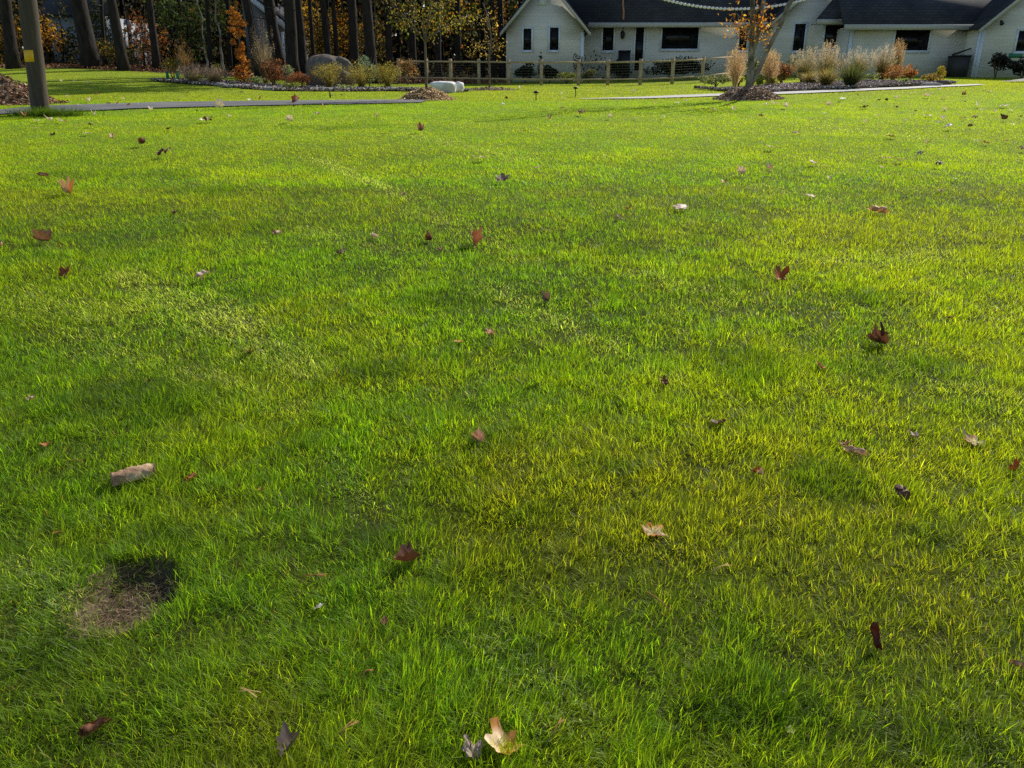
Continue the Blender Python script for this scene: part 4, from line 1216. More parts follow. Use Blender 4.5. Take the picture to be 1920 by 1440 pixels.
def mound(name, label, cat, base, w, d, h, mat, cols, n, chip, mat2=None, yaw=0):
    """heap of loose material: displaced dome plus loose pieces (one thing)"""
    t = thing(name, base, label, cat)
    k, m_ = 40, 12
    a = np.linspace(0, 2 * PI, k, endpoint=False)[None]; r = np.linspace(0, 1, m_)[:, None]
    ed = 1 + .35 * (vnoise(np.cos(a) * 2 + 5, np.sin(a) * 2 + 5, 17) - .5)
    x = base[0] + np.cos(a) * r * w / 2 * ed; y = base[1] + np.sin(a) * r * d / 2 * ed
    hh = h * (1 - r ** 1.8) * (1 + .5 * (vnoise(x * 6, y * 6, 19) - .5))
    z = G(x, y) - .03 + hh
    v = np.stack([x, y, z], -1).reshape(-1, 3)
    i = np.arange(m_ - 1)[:, None] * k; j = np.arange(k)[None]; jn = (j + 1) % k
    q = np.stack([i + j, i + k + j, i + k + jn, i + jn], -1).reshape(-1, 4)
    me = mesh_np('heap', v - base, [q], mat, None, True); link('heap', me, t)
    u = np.sqrt(RNG.random(n)) * 1.12; aa = RNG.uniform(0, 2 * PI, n)
    X = base[0] + np.cos(aa) * u * w / 2; Y = base[1] + np.sin(aa) * u * d / 2
    Z = G(X, Y) + h * np.clip(1 - u ** 1.8, 0, 1) * (1 + .5 * (vnoise(X * 6, Y * 6, 19) - .5)) + RNG.uniform(-.02, .04, n)
    v, f, c = leaves(np.stack([X, Y, Z], 1), chip * RNG.uniform(.5, 1.5, n), palette(n, cols, None, .35), flat=.6, aspect=.35)
    m = MB(); m.addnp(v, f, c); o = m.build('litter', mat2 or M_CHIP, t); o['kind'] = 'stuff'
    return t


def rock(name, label, base, sx, sy, sz, mat, seed, rough=.25, cat='rock', group=None, sharp=3.0, yaw=0):
    n, m = 40, 24
    th = np.linspace(0, 2 * PI, n, endpoint=False)[None]; ph = np.linspace(0.001, PI - .001, m)[:, None]
    x = np.cos(th) * np.sin(ph); y = np.sin(th) * np.sin(ph); z = np.cos(ph) + 0 * th
    pw = sharp
    nr = (np.abs(x) ** pw + np.abs(y) ** pw + np.abs(z) ** pw) ** (-1 / pw)
    x, y, z = x * nr, y * nr, z * nr
    dsp = 1 + rough * (vnoise(x * 1.7 + z * 1.3 + seed, y * 1.7 + z, seed) - .5) + rough * .4 * (vnoise(x * 5 + z * 4, y * 5 + z * 3, seed + 1) - .5)
    x, y, z = x * dsp * sx / 2, y * dsp * sy / 2, z * dsp * sz / 2
    z = np.maximum(z, -sz * .45) + sz * .42
    c, s = math.cos(yaw), math.sin(yaw)
    v = np.stack([x * c - y * s, x * s + y * c, z], -1).reshape(-1, 3)
    i = np.arange(m - 1)[:, None] * n; j = np.arange(n)[None]; jn = (j + 1) % n
    q = np.stack([i + j, i + n + j, i + n + jn, i + jn], -1).reshape(-1, 4)
    me = mesh_np(name, v, [q], mat, None, True)
    o = link(name, me, None, base)
    return props(o, label, cat, group)


def young_tree(name, label, base, stem_px, Y, branches, cols, n_leaf, leaf=.10, r0=.045, cat='tree', down=.5, mat=M_TWIG, extra=None, spread=.22, wts=None):
    """stem_px: pixel points of the leader; branches: list of pixel polylines; leaves hang along the outer parts"""
    t = thing(name, base, label, cat)
    m = MB()
    P = [base - [0, 0, .05]] + [at(px, py, Y) for px, py in stem_px]
    P = np.array(P)
    m.tube(P, np.linspace(r0, r0 * .35, len(P)), 9)
    m.build('trunk', mat, t, colour=False, smooth=True)
    tips = []
    for bi, b in enumerate(branches):
        dy = RNG.uniform(-.9, .9)
        q = [at(px, py, Y + dy * k / max(1, len(b) - 1)) for k, (px, py) in enumerate(b)]
        mm = MB(); pts = []
        for k in range(len(q) - 1):
            pts += list(limb_path(q[k], q[k + 1], .05, 4))[:-1]
        pts.append(q[-1]); pts = np.array(pts)
        mm.tube(pts, np.linspace(r0 * .5, r0 * .12, len(pts)), 6)
        mm.build('branch', mat, t, colour=False)
        k0 = int(len(pts) * .35); tips += list(pts[k0:]) + [pts[-1]]
    tips = np.array(tips + list(extra if extra is not None else []))
    k = RNG.integers(0, len(tips), n_leaf)
    pp = tips[k] + RNG.normal(0, spread, (n_leaf, 3)) * [1, 1, .75] - [0, 0, .05]
    v, f, c = leaves(pp, leaf * RNG.uniform(.6, 1.3, n_leaf), palette(n_leaf, cols, wts, .3), down=down, aspect=.42)
    m = MB(); m.addnp(v, f, c); m.build('crown', M_FOL, t)
    return t


GREENY = [(.10, .13, .02), (.16, .17, .03), (.22, .19, .03), (.06, .09, .02)]
YELLOW = [(.24, .15, .02), (.30, .16, .02), (.14, .11, .02), (.07, .06, .015)]
ORNG = [(.60, .27, .05), (.50, .20, .04), (.66, .36, .09)]
RUSTS = [(.16, .060, .035), (.10, .04, .028), (.22, .10, .045)]
STRAWC = [(.56, .42, .26), (.46, .34, .20), (.62, .50, .34)]
OLIVE = [(.20, .17, .05), (.28, .21, .08), (.14, .14, .04)]
DKGRN = [(.018, .030, .012), (.03, .045, .015), (.012, .018, .010)]


def build_beds():
    # bed surfaces
    for nm, En, W, mat in (('planting_bed', BL_N, BL_W, M_MULCH), ('planting_bed', BR_N, BR_W, M_MULCH)):
        xs = np.linspace(En[0][0] + .01, En[0][-1] - .01, 160); yn = np.interp(xs, *En) + .12 * (vnoise(xs * 2, xs * 0, 9) - .5)
        t = np.linspace(0, 1, 9)[None]
        X = np.repeat(xs[:, None], 9, 1); Y = yn[:, None] + W(xs)[:, None] * t
        Z = G(X, Y) + .035 + .05 * np.sin(t * PI) + .03 * (vnoise(X * 3, Y * 3, 12) - .5)
        o = grid_obj(nm, X, Y, Z, mat); props(o, kind='structure')
    # loose stone and bark over the beds
    for En, W, n, cols, lab in ((BL_N, BL_W, 5000, [(.50, .46, .42), (.34, .28, .24), (.16, .10, .07), (.60, .56, .52)], 'pale stone chips and bark over the garden bed left of the white stones'),
                                (BR_N, BR_W, 8000, [(.42, .36, .33), (.20, .13, .10), (.28, .20, .16), (.50, .46, .42)], 'grey-brown bark chips over the garden bed before the house')):
        x = RNG.uniform(En[0][0], En[0][-1], n * 2); y = np.interp(x, *En) + W(x) * RNG.random(n * 2) ** 1.6 - .05
        v, f, c = leaves(np.stack([x, y, G(x, y) + .06 + .05 * RNG.random(n * 2)], 1), .085 * RNG.uniform(.5, 1.5, n * 2), np.clip(palette(n * 2, cols, None, .35) * (.85 if En is BL_N else 1.2), 0, .9), flat=.5, aspect=.7)
        m = MB(); m.addnp(v, f, c); o = m.build('bed_chips', M_CHIP); props(o, lab, 'bark chips', kind='stuff')
    # gravel at the right edge, as part of the ground
    xs = np.linspace(hx(1843, 35), hx(2050, 35), 50); t = np.linspace(0, 1, 10)[None]
    yn = 33.2 - .3 * np.sin((xs - xs[0]) * .5)
    X = np.repeat(xs[:, None], 10, 1); Y = yn[:, None] + t * 2.2 * np.clip((xs - xs[0]) / 2.5, .05, 1)[:, None]
    Z = G(X, Y) + .05 + .25 * np.sin(t * PI) * np.clip((xs - xs[0]) / 3, 0, 1)[:, None] + .05 * (vnoise(X * 3, Y * 3, 2) - .5)
    props(grid_obj('gravel', X, Y, Z, M_GRAVEL), kind='structure')

    # ---------------- left bed
    B = lambda px, py, Y=None: gp(px, py) if Y is None else ground_at(px, py, Y)
    b = B(326, 152); s = mpp(b)
    t = shrub('staked_shrub', 'small staked shrub with yellow-green leaves and green guards, left end of the bed', 'shrub', b, 52 * s, 46 * s, [(.16, .17, .03), (.26, .22, .05), (.30, .16, .04)], 420, .085, fill=.2, zc=.62)
    for dx in (-9, 10):
        m = MB(); m.tube([b + [dx * s, -.1, 0], b + [dx * s, -.1, .42]], [.07, .06], 10); m.build('guard', M_GREEN, t, colour=False)
    m = MB(); m.tube([b + [12 * s, .05, 0], b + [12 * s, .05, 40 * s]], .015, 6); m.build('stake', M_GREEN, t, colour=False)
    b = B(350, 150, 38.5); s = mpp(b)
    fountain('tall tan feather grass with upright orange plumes behind the staked shrub', b, 1.5, .55, [(.30, .20, .09), (.36, .22, .08)], 160, (.44, .26, .10), 26)
    b = B(364, 157); s = mpp(b)
    fountain('low fluffy grass clump with pinkish seed heads, second from the left in the bed', b, .62, .85, [(.20, .19, .08), (.26, .22, .12)], 420, (.44, .34, .28), 70)
    b = B(404, 158); s = mpp(b)
    fountain('low fluffy grass clump with pinkish seed heads, left of the orange column tree', b, .60, .8, [(.20, .18, .08), (.28, .22, .14)], 360, (.42, .32, .26), 60)
    b = B(400, 140, 39); shrub('garden_shrub', 'small yellow-leaved shrub at the shaded wood edge', 'shrub', b, 1.3, .85, [(.30, .26, .04), (.2, .2, .04)], 380, .08, fill=.2)
    # orange column tree
    b = B(457, 158); s = mpp(b); H = 3.45
    t = thing('column_tree', b, 'slender young tree with bright orange autumn leaves from top to bottom', 'tree')
    m = MB(); tp = at(440, 8, b[1]); m.tube(limb_path(b, tp, .03, 8), np.linspace(.05, .012, 8), 7); m.build('trunk', M_TWIG, t, colour=False)
    pp = []
    for k in range(26):
        u = .04 + .94 * k / 25; c = b + (tp - b) * u
        if .56 < u < .62: continue
        rad = (.26 + .14 * math.sin(u * 9 + .5)) * (1 if u < .8 else (1.05 - u) * 4)
        q = blob_pts(95, c + [RNG.normal(0, .12), RNG.normal(0, .12), 0], (rad * 1.3, rad * 1.3, .22), 4, fill=.2); pp.append(q)
    pp = np.concatenate(pp)
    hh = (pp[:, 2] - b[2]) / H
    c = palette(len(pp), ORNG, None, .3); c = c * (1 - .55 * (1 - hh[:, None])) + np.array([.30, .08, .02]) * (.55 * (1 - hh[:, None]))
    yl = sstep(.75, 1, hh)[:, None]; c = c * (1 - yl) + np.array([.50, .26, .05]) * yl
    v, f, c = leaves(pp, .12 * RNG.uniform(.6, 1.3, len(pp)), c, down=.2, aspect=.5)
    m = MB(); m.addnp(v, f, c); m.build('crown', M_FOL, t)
    # grasses and shrubs
    b = B(498, 150, 37); fountain('tall plumed feather grass in front of the dark pine trunks', b, 2.1, .7, [(.26, .2, .11), (.22, .18, .1)], 200, (.40, .32, .24), 40)
    b = B(480, 161); shrub('garden_shrub', 'low grey-green leafy plant right of the orange column tree', 'plant', b, .9, .45, [(.16, .2, .12), (.1, .16, .08)], 260, .09)
    b = B(513, 163); s = mpp(b); shrub('garden_shrub', 'dark red-brown bush, the tallest left of the boulder', 'shrub', b, 66 * s, 54 * s, RUSTS + [(.30, .13, .06)], 2200, .07, lump=14)
    b = B(540, 158, 35.5); shrub('garden_shrub', 'silvery green wispy plant between the red bushes and the boulder', 'plant', b, 1.0, 1.0, [(.22, .25, .17), (.16, .2, .13)], 500, .07)
    b = B(563, 168); s = mpp(b); shrub('garden_shrub', 'low deep red spreading bush at the front of the bed', 'shrub', b, 62 * s, 34 * s, [(.19, .06, .04), (.13, .045, .03), (.24, .12, .05)], 1800, .06, lump=14)
    b = B(545, 169.5); shrub('garden_shrub', 'small green plant at the foot of the red bushes', 'plant', b, .8, .35, [(.12, .18, .05), (.2, .2, .05)], 300, .07)
    for px, py, w, h, lab in ((618, 168, 60, 46, 'olive-yellow rounded bush in front of the boulder, leftmost of three'), (678, 168, 62, 44, 'olive-yellow rounded bush in front of the boulder, middle of three'), (728, 167, 52, 44, 'olive-yellow rounded bush, rightmost of three near the young tree')):
        b = B(px, py); s = mpp(b)
        t = shrub('garden_shrub', lab, 'shrub', b, w * s * 1.3, h * s * 1.15, [(.25, .21, .045), (.18, .18, .04), (.32, .24, .05)], 1500, .055, lump=16, group='olive-yellow bushes in the left bed')
        v, f, c, _ = blade_fan(b, 260, h * s * 1.05, w * s * .55, palette(260, [(.28, .24, .06), (.2, .19, .05)], None, .25), .007, .3)
        m = MB(); m.addnp(v, f, c); m.build('shoots', M_STRAW, t)
    b = B(692, 150, 36.5); shrub('garden_conifer', 'small blue-green conical conifer behind the olive bushes', 'conifer', b, 1.0, 1.55, [(.12, .19, .17), (.16, .22, .2)], 900, .09, lump=10)
    b = B(765, 160); s = mpp(b); shrub('garden_shrub', 'sparse bush with brown and red leaves left of the white stones', 'shrub', b, 50 * s, 52 * s, [(.22, .10, .06), (.28, .16, .08), (.12, .1, .04)], 520, .10, fill=.25)
    b = B(650, 170.5); shrub('garden_shrub', 'small pale green plant among the chips below the boulder', 'plant', b, .9, .28, [(.2, .25, .12)], 220, .07)
    # boulder
    b = B(620, 150, 36.3); s = mpp(b)
    rock('boulder', 'large grey-brown boulder rising behind the olive bushes', b + [0, 0, -.1], 86 * s, 1.5, 64 * s, M_ROCK, 5, .3, 'boulder', sharp=3.2, yaw=.15)
    # bed edge stones
    for k, (px, py, w) in enumerate([(413, 162, 14), (428, 165, 16), (446, 165, 13), (462, 165.5, 12), (505, 170, 14), (520, 170, 18), (590, 170.5, 14), (612, 171, 20), (630, 170, 12), (715, 171, 10), (740, 171, 12)]):
        b = B(px, py); s = mpp(b)
        rock('edging_stone', f'pale flat stone edging the left garden bed', b, w * s * 1.3, .35, 7 * s, M_GRAVEL, 20 + k, .4, 'stone', 'stones edging the left garden bed')
    # white stones
    b = B(831, 174.5); s = mpp(b); rock('white_stone', 'long white rounded stone block lying on the lawn right of the young tree', b, 47 * s, .6, 22 * s, M_WSTONE, 31, .16, 'stone', sharp=4.5)
    b = B(861.5, 173); s = mpp(b); rock('white_stone', 'smaller white round stone at the right end of the long white block', b, 19 * s, .5, 20 * s, M_WSTONE, 37, .25, 'stone', sharp=3)
    # path lights
    for k, (px, py, h, cap, lab) in enumerate(((1005, 189, 13, 1, 'short black path light on the lawn, nearer of the two mushroom lights'), (1079, 182, 14, 1, 'short black path light on the lawn, farther of the two mushroom lights'), (619.5, 184, 11, 0, 'thin black marker stake on the lawn below the boulder'))):
        b = B(px, py); s = mpp(b)
        t = thing('path_light' if cap else 'marker_stake', b, lab, 'path light' if cap else 'stake')
        m = MB(); m.tube([b, b + [0, 0, h * s]], .014 + .012 * (1 - cap), 8); m.build('post', M_DARK, t, colour=False)
        if cap:
            z = h * s
            m = MB(); m.tube([b + [0, 0, z], b + [0, 0, z + .03], b + [0, 0, z + .055], b + [0, 0, z + .075]], [.04, .085, .075, .02], 14); m.build('cap', M_DARK, t, colour=False)
    # young tree with straw mound
    b = B(800, 187); s = mpp(b)
    mound('mulch_mound', 'straw and soil mound around the foot of the young tree', 'mulch mound', b, 98 * s, 1.5, 19 * s, M_SOIL, [(.46, .36, .24), (.32, .24, .16), (.13, .09, .06), (.54, .44, .3)], 5200, .065, M_STRAW)
    Y = b[1]
    br = [[(797, 80), (775, 48), (745, 15), (722, -20)], [(797, 80), (800, 50), (808, 20), (812, -30)], [(797, 78), (830, 50), (865, 40), (897, 18)], [(798, 60), (818, 20), (832, -10)],
          [(785, 62), (760, 45), (742, 38)], [(800, 70), (822, 60), (826, 30)], [(770, 40), (780, 5), (775, -30)], [(830, 50), (848, 45), (870, 30)], [(806, 20), (850, 0), (880, -25)], [(797, 78), (790, 40), (765, 0)], [(810, -40), (790, -80), (760, -110)], [(811, -45), (840, -90), (875, -120)], [(811, -55), (815, -110), (825, -170)], [(742, 5), (725, -40), (715, -90)], [(811, -50), (770, -120), (740, -160)]]
    young_tree('young_tree', 'thin young tree with yellow-green leaves standing on the straw mound', b + [0, 0, .2], [(799, 150), (798, 115), (797, 78), (803, 40), (809, 0), (812, -60)], Y, br,
               [(.24, .20, .03), (.16, .17, .03), (.34, .22, .035), (.10, .12, .025)], 2100, .085, .045, spread=.15)
    # second young tree
    b = B(918, 169); s = mpp(b); Y = b[1]
    mound('mulch_mound', 'low tan mulch ring around the second young tree left of the fence', 'mulch mound', b, 100 * s, 1.1, .10, M_SOIL, [(.44, .34, .24), (.5, .42, .32), (.24, .16, .1)], 900, .08)
    br = [[(918, 110), (908, 95), (890, 85)], [(918, 105), (930, 90), (942, 85)], [(918, 108), (912, 70), (902, 40)], [(919, 100), (928, 70), (922, 30)], [(910, 80), (900, 90), (886, 90)], [(920, 60), (912, 40), (900, 28)]]
    young_tree('young_tree', 'small sparse young tree with golden leaves at the left end of the fence', b, [(918, 140), (917, 110), (921, 70), (915, 30), (905, 5)], Y, br, [(.32, .22, .06), (.40, .28, .08), (.24, .17, .05)], 260, .11, .045, spread=.22)

    # ---------------- left mulch heap by the pole
    b = gp(20, 196); s = mpp(b)
    mound('leaf_litter_heap', 'brown leaf litter heap behind the pole at the left edge', 'leaf litter', b + [-1.3, .6, 0], 4.4, 2.6, .75, M_SOIL, [(.24, .10, .05), (.34, .17, .08), (.46, .34, .24), (.12, .06, .04)], 5200, .11)
    b = gp(10, 190); shrub('evergreen_shrub', 'dark green low shrub in the leaf litter at the left edge', 'shrub', b, 1.1, .62, [(.03, .05, .02), (.05, .08, .03), (.1, .13, .07)], 900, .08)
    # tuft around pole foot
    b = gp(92, 217)
    v, f, c, _ = blade_fan(b, 900, .22, .9, palette(900, [(.05, .10, .02), (.07, .13, .02)], None, .2), .006, .2)
    off = RNG.normal(0, 1, (900, 3)) * [.42, .16, 0]
    v = v + np.repeat(off, len(v) // 900, 0)
    m = MB(); m.addnp(v, f, c); o = m.build('unmown_grass', M_GRASS); props(o, 'tuft of long grass left unmown around the foot of the pole', 'grass', kind='stuff')

    # ---------------- right bed
    b = gp(1402, 186); s = mpp(b)
    mound('mulch_mound', 'dark leaf mulch mound around the pale leaning-stem tree', 'mulch mound', b, 116 * s, 2.0, 21 * s, M_SOIL, [(.30, .18, .11), (.16, .10, .06), (.46, .33, .22), (.58, .45, .34)], 4200, .075)
    b = b + [0, .1, .12]; Y = b[1]
    t = thing('multi_stem_tree', b, 'pale-barked tree with two stems and orange leaves before the house', 'tree')
    m = MB(); m.tube([b - [0, 0, .2], at(1409, 130, Y), at(1408, 95, Y), at(1410, 60, Y), at(1411, 20, Y), at(1409, -40, Y), at(1405, -200, Y), at(1400, -420, Y)], [.14, .095, .08, .07, .07, .07, .06, .03], 12)
    m.build('trunk', M_BARKP, t, colour=False, smooth=True)
    m = MB(); m.tube([at(1406, 165, Y), at(1424, 128, Y), at(1440, 92, Y), at(1456, 62, Y), at(1468, 38, Y), at(1477, 12, Y), at(1492, -12, Y), at(1530, -120, Y), at(1560, -300, Y)], [.06, .068, .065, .062, .06, .07, .065, .05, .03], 10)
    m.build('stem', M_BARKB, t, colour=False, smooth=True)
    m = MB(); m.tube([at(1409, 105, Y), at(1420, 70, Y), at(1428, 30, Y), at(1434, -20, Y), at(1450, -160, Y)], [.07, .065, .06, .055, .03], 8)
    m.build('stem', M_BARKB, t, colour=False, smooth=True)
    tips = []; high = []
    for bb in ([(1410, 70), (1385, 48), (1362, 36)], [(1410, 60), (1395, 40), (1378, 22)], [(1422, 60), (1438, 45), (1446, 40)], [(1412, 75), (1390, 68), (1378, 62)], [(1412, 30), (1425, 15), (1430, 5)], [(1418, 70), (1432, 62), (1440, 64)], [(1410, 85), (1396, 60), (1388, 50)],
               [(1412, -40), (1370, -120), (1330, -180)], [(1412, -80), (1450, -150), (1500, -210)], [(1530, -120), (1590, -190), (1620, -260)], [(1408, -150), (1370, -260), (1340, -330)]):
        q = [at(px, py, Y + RNG.uniform(-.3, .3)) for px, py in bb]
        m = MB(); pts = np.concatenate([limb_path(q[0], q[1], .05, 4)[:-1], limb_path(q[1], q[2], .05, 4)]); m.tube(pts, np.linspace(.022, .007, len(pts)), 5); m.build('branch', M_TWIG, t, colour=False)
        tips += list(pts[2:]) if bb[0][1] > 0 else []
        high += list(pts[1:]) if bb[0][1] <= 0 else []
    tips = np.array(tips + [at(1418 + RNG.normal(0, 8), 48 + RNG.normal(0, 10), Y - .25) for _ in range(24)])
    n = 430; k = RNG.integers(0, len(tips), n)
    v, f, c = leaves(tips[k] + RNG.normal(0, .17, (n, 3)) - [0, 0, .05], .12 * RNG.uniform(.6, 1.2, n), palette(n, [(.44, .20, .03), (.36, .15, .03), (.50, .28, .06), (.28, .12, .04)], None, .25), down=.8, aspect=.4)
    m = MB(); m.addnp(v, f, c)
    n = 1500; high = np.array(high); k = RNG.integers(0, len(high), n)
    q = high[k] + RNG.normal(0, .42, (n, 3)); q = q[q[:, 2] > at(1410, -22, Y)[2]]
    v, f, c = leaves(q, .14 * RNG.uniform(.6, 1.2, len(q)), palette(len(q), [(.44, .20, .03), (.36, .15, .03), (.50, .28, .06)], None, .25), down=.6, aspect=.5)
    m.addnp(v, f, c); m.build('crown', M_FOL, t)
    # grasses and plants behind it
    R = [(1378, 158, 33, 1.75, .55, STRAWC, (.52, .38, .22), 'tall straw-coloured feather grass left of the pale leaning-stem tree'), (1441, 160, 33, 1.65, .5, STRAWC, (.52, .38, .2), 'tall straw-coloured feather grass right of the pale leaning-stem tree'),
         (1506, 150, 36, 1.55, .9, OLIVE, (.44, .38, .28), 'silvery plumed grass clump under the narrow window'), (1546, 152, 35.5, 1.9, .9, OLIVE, (.52, .44, .32), 'silvery plumed grass clump under the recessed window, fullest of the row'),
         (1606, 148, 36.5, 1.6, .8, OLIVE, (.46, .42, .34), 'silvery plumed grass clump at the corner trim'), (1652, 148, 37, 1.75, .8, OLIVE, (.48, .42, .34), 'silvery plumed grass clump right of the corner trim'),
         (1676, 145, 38, 2.0, .4, [(.34, .24, .12)], (.46, .32, .18), 'narrow tall tan feather grass below the wide right window')]
    for px, py, Y, h, sp, cols, pl, lab in R:
        fountain(lab, ground_at(px, py, Y), h * .68, sp, cols, 420, pl, 90, 'ornamental grasses in the right bed')
    S = [(1548, 166, 1.3, .95, OLIVE, 'dark olive grass mound at the front of the right bed'), (1593, 167, 1.5, 1.15, [(.05, .075, .02), (.09, .1, .03)], 'dark green grass mound in the middle front of the right bed'), (1520, 160, 1.2, .7, [(.20, .18, .04), (.26, .2, .05)], 'yellowish grass mound behind the dark olive one')]
    for px, py, w, h, cols, lab in S:
        fountain(lab, gp(px, py), h * .8, w * .55, cols, 700, None)
    D = [('garden_shrub', 1464, 158, None, 44, 44, [(.18, .06, .03), (.26, .11, .04), (.12, .07, .03)], 900, .09, 'red-brown shrub right of the leaning stem', 'shrub'),
         ('garden_shrub', 1341, 164, None, 78, 24, [(.14, .17, .09), (.20, .22, .14), (.1, .13, .06)], 1200, .08, 'low grey-green ground cover plant at the left end of the right bed', 'plant'),
         ('garden_shrub', 1384, 163, None, 24, 20, [(.34, .36, .05), (.24, .28, .05)], 320, .10, 'small bright yellow-green plant left of the tree foot', 'plant'),
         ('garden_shrub', 1424, 164, None, 22, 22, [(.32, .34, .05), (.2, .24, .05)], 320, .10, 'small bright yellow-green plant just right of the tree foot', 'plant'),
         ('garden_shrub', 1448, 163, None, 16, 18, [(.38, .36, .08), (.28, .28, .06)], 220, .10, 'small lime plant farther right of the tree foot', 'plant'),
         ('garden_shrub', 1406, 160, None, 34, 58, [(.05, .07, .025), (.09, .11, .04), (.14, .14, .06)], 1100, .08, 'dark green leafy bush right behind the tree trunk', 'shrub'),
         ('garden_shrub', 1416, 150, None, 30, 44, [(.40, .36, .34), (.14, .16, .06), (.55, .5, .48)], 420, .07, 'airy plant with whitish flower heads beside the trunk', 'plant'),
         ('garden_shrub', 1575, 150, 38.5, 34, 40, [(.05, .035, .04), (.1, .06, .06)], 500, .08, 'dark purple-brown bush in front of the corner trim', 'shrub'),
         ('garden_shrub', 1490, 146, 40, 50, 42, [(.06, .08, .05), (.1, .12, .08)], 700, .09, 'dim grey-green bush below the narrow window', 'shrub'),
         ('garden_shrub', 1672, 152, None, 74, 28, [(.32, .15, .07), (.26, .11, .05), (.36, .20, .10)], 1800, .07, 'low orange-red bush spreading below the wide right window', 'shrub'),
         ('garden_shrub', 1706, 150, None, 40, 30, [(.38, .15, .05), (.28, .12, .04)], 800, .07, 'small orange bush right of the spreading orange-red bush', 'shrub'),
         ('garden_shrub', 1757, 154, None, 30, 30, [(.34, .27, .04), (.24, .2, .04)], 900, .06, 'round golden-yellow bush near the right end of the bed', 'shrub'),
         ('garden_shrub', 1742, 158, None, 46, 20, [(.14, .15, .04), (.22, .16, .05), (.3, .16, .04)], 700, .07, 'low mixed green and gold plant below the round golden bush', 'plant'),
         ('garden_shrub', 1694, 160, None, 22, 13, [(.28, .32, .2), (.2, .25, .15)], 240, .09, 'pale silvery-green plant at the front right of the bed', 'plant'),
         ('garden_shrub', 1634, 152, None, 40, 14, [(.2, .26, .12), (.28, .32, .2)], 320, .08, 'low pale green plant under the orange-red bush', 'plant'),
         ('hedge', 1260, 150, 43.4, 150, 44, DKGRN, 2600, .14, 'dark low hedge under the wide window behind the fence', 'hedge'),
         ('hedge', 1160, 150, 43.6, 60, 40, DKGRN, 1200, .14, 'dark low hedge below the front door and box', 'hedge'),
         ('foundation_shrub', 985, 152, 42.6, 52, 34, DKGRN, 1000, .13, 'dark evergreen bush left under the left gable', 'shrub'),
         ('foundation_shrub', 1030, 152, 42.6, 44, 32, DKGRN, 900, .13, 'dark evergreen bush right under the left gable', 'shrub'),
         ('foundation_shrub', 1062, 153, 41.6, 60, 24, [(.10, .14, .03), (.14, .16, .04)], 900, .10, 'yellow-green low shrub behind the fence under the gable corner', 'shrub'),
         ('foundation_shrub', 1104, 152, 42.2, 34, 28, [(.08, .12, .03), (.12, .1, .05)], 500, .10, 'green low shrub behind the fence by the corner trim', 'shrub'),
         ('foundation_shrub', 1084, 152, 43.3, 26, 56, [(.06, .05, .04), (.1, .05, .05), (.05, .06, .03)], 300, .10, 'upright sparse rose bush at the inner house corner', 'shrub'),
         ('foundation_shrub', 1013, 150, 43.2, 14, 50, [(.03, .035, .02)], 260, .10, 'upright dark shrub between the two gable windows', 'shrub'),
         ('foundation_shrub', 1865, 150, 39.6, 56, 46, [(.02, .024, .02), (.04, .035, .03)], 1100, .12, 'large dark bush by the downspout at the right end', 'shrub'),
         ('foundation_shrub', 1915, 148, 39.6, 60, 38, [(.02, .024, .02), (.04, .04, .03)], 900, .12, 'dark bush below the small right window', 'shrub')]
    for nm, px, py, Y, w, h, cols, n, lf, lab, cat in D:
        b = gp(px, py) if Y is None else ground_at(px, py, Y); s = mpp(b)
        shrub(nm, lab, cat, b, w * s, h * s, cols, n, lf, d=min(w * s, 1.3) if nm == 'hedge' else None, lump=22 if nm == 'hedge' else 10, mat=M_DARKFOL if cols is DKGRN else None)
    b = gp(1768, 160); s = mpp(b); rock('edging_stone', 'grey rounded rock at the right end of the right bed', b, 24 * s, .5, 10 * s, M_ROCK, 61, .3, 'stone')
    b = gp(1745, 162); s = mpp(b); rock('edging_stone', 'pale low rock below the round golden bush', b, 34 * s, .5, 7 * s, M_GRAVEL, 63, .3, 'stone')


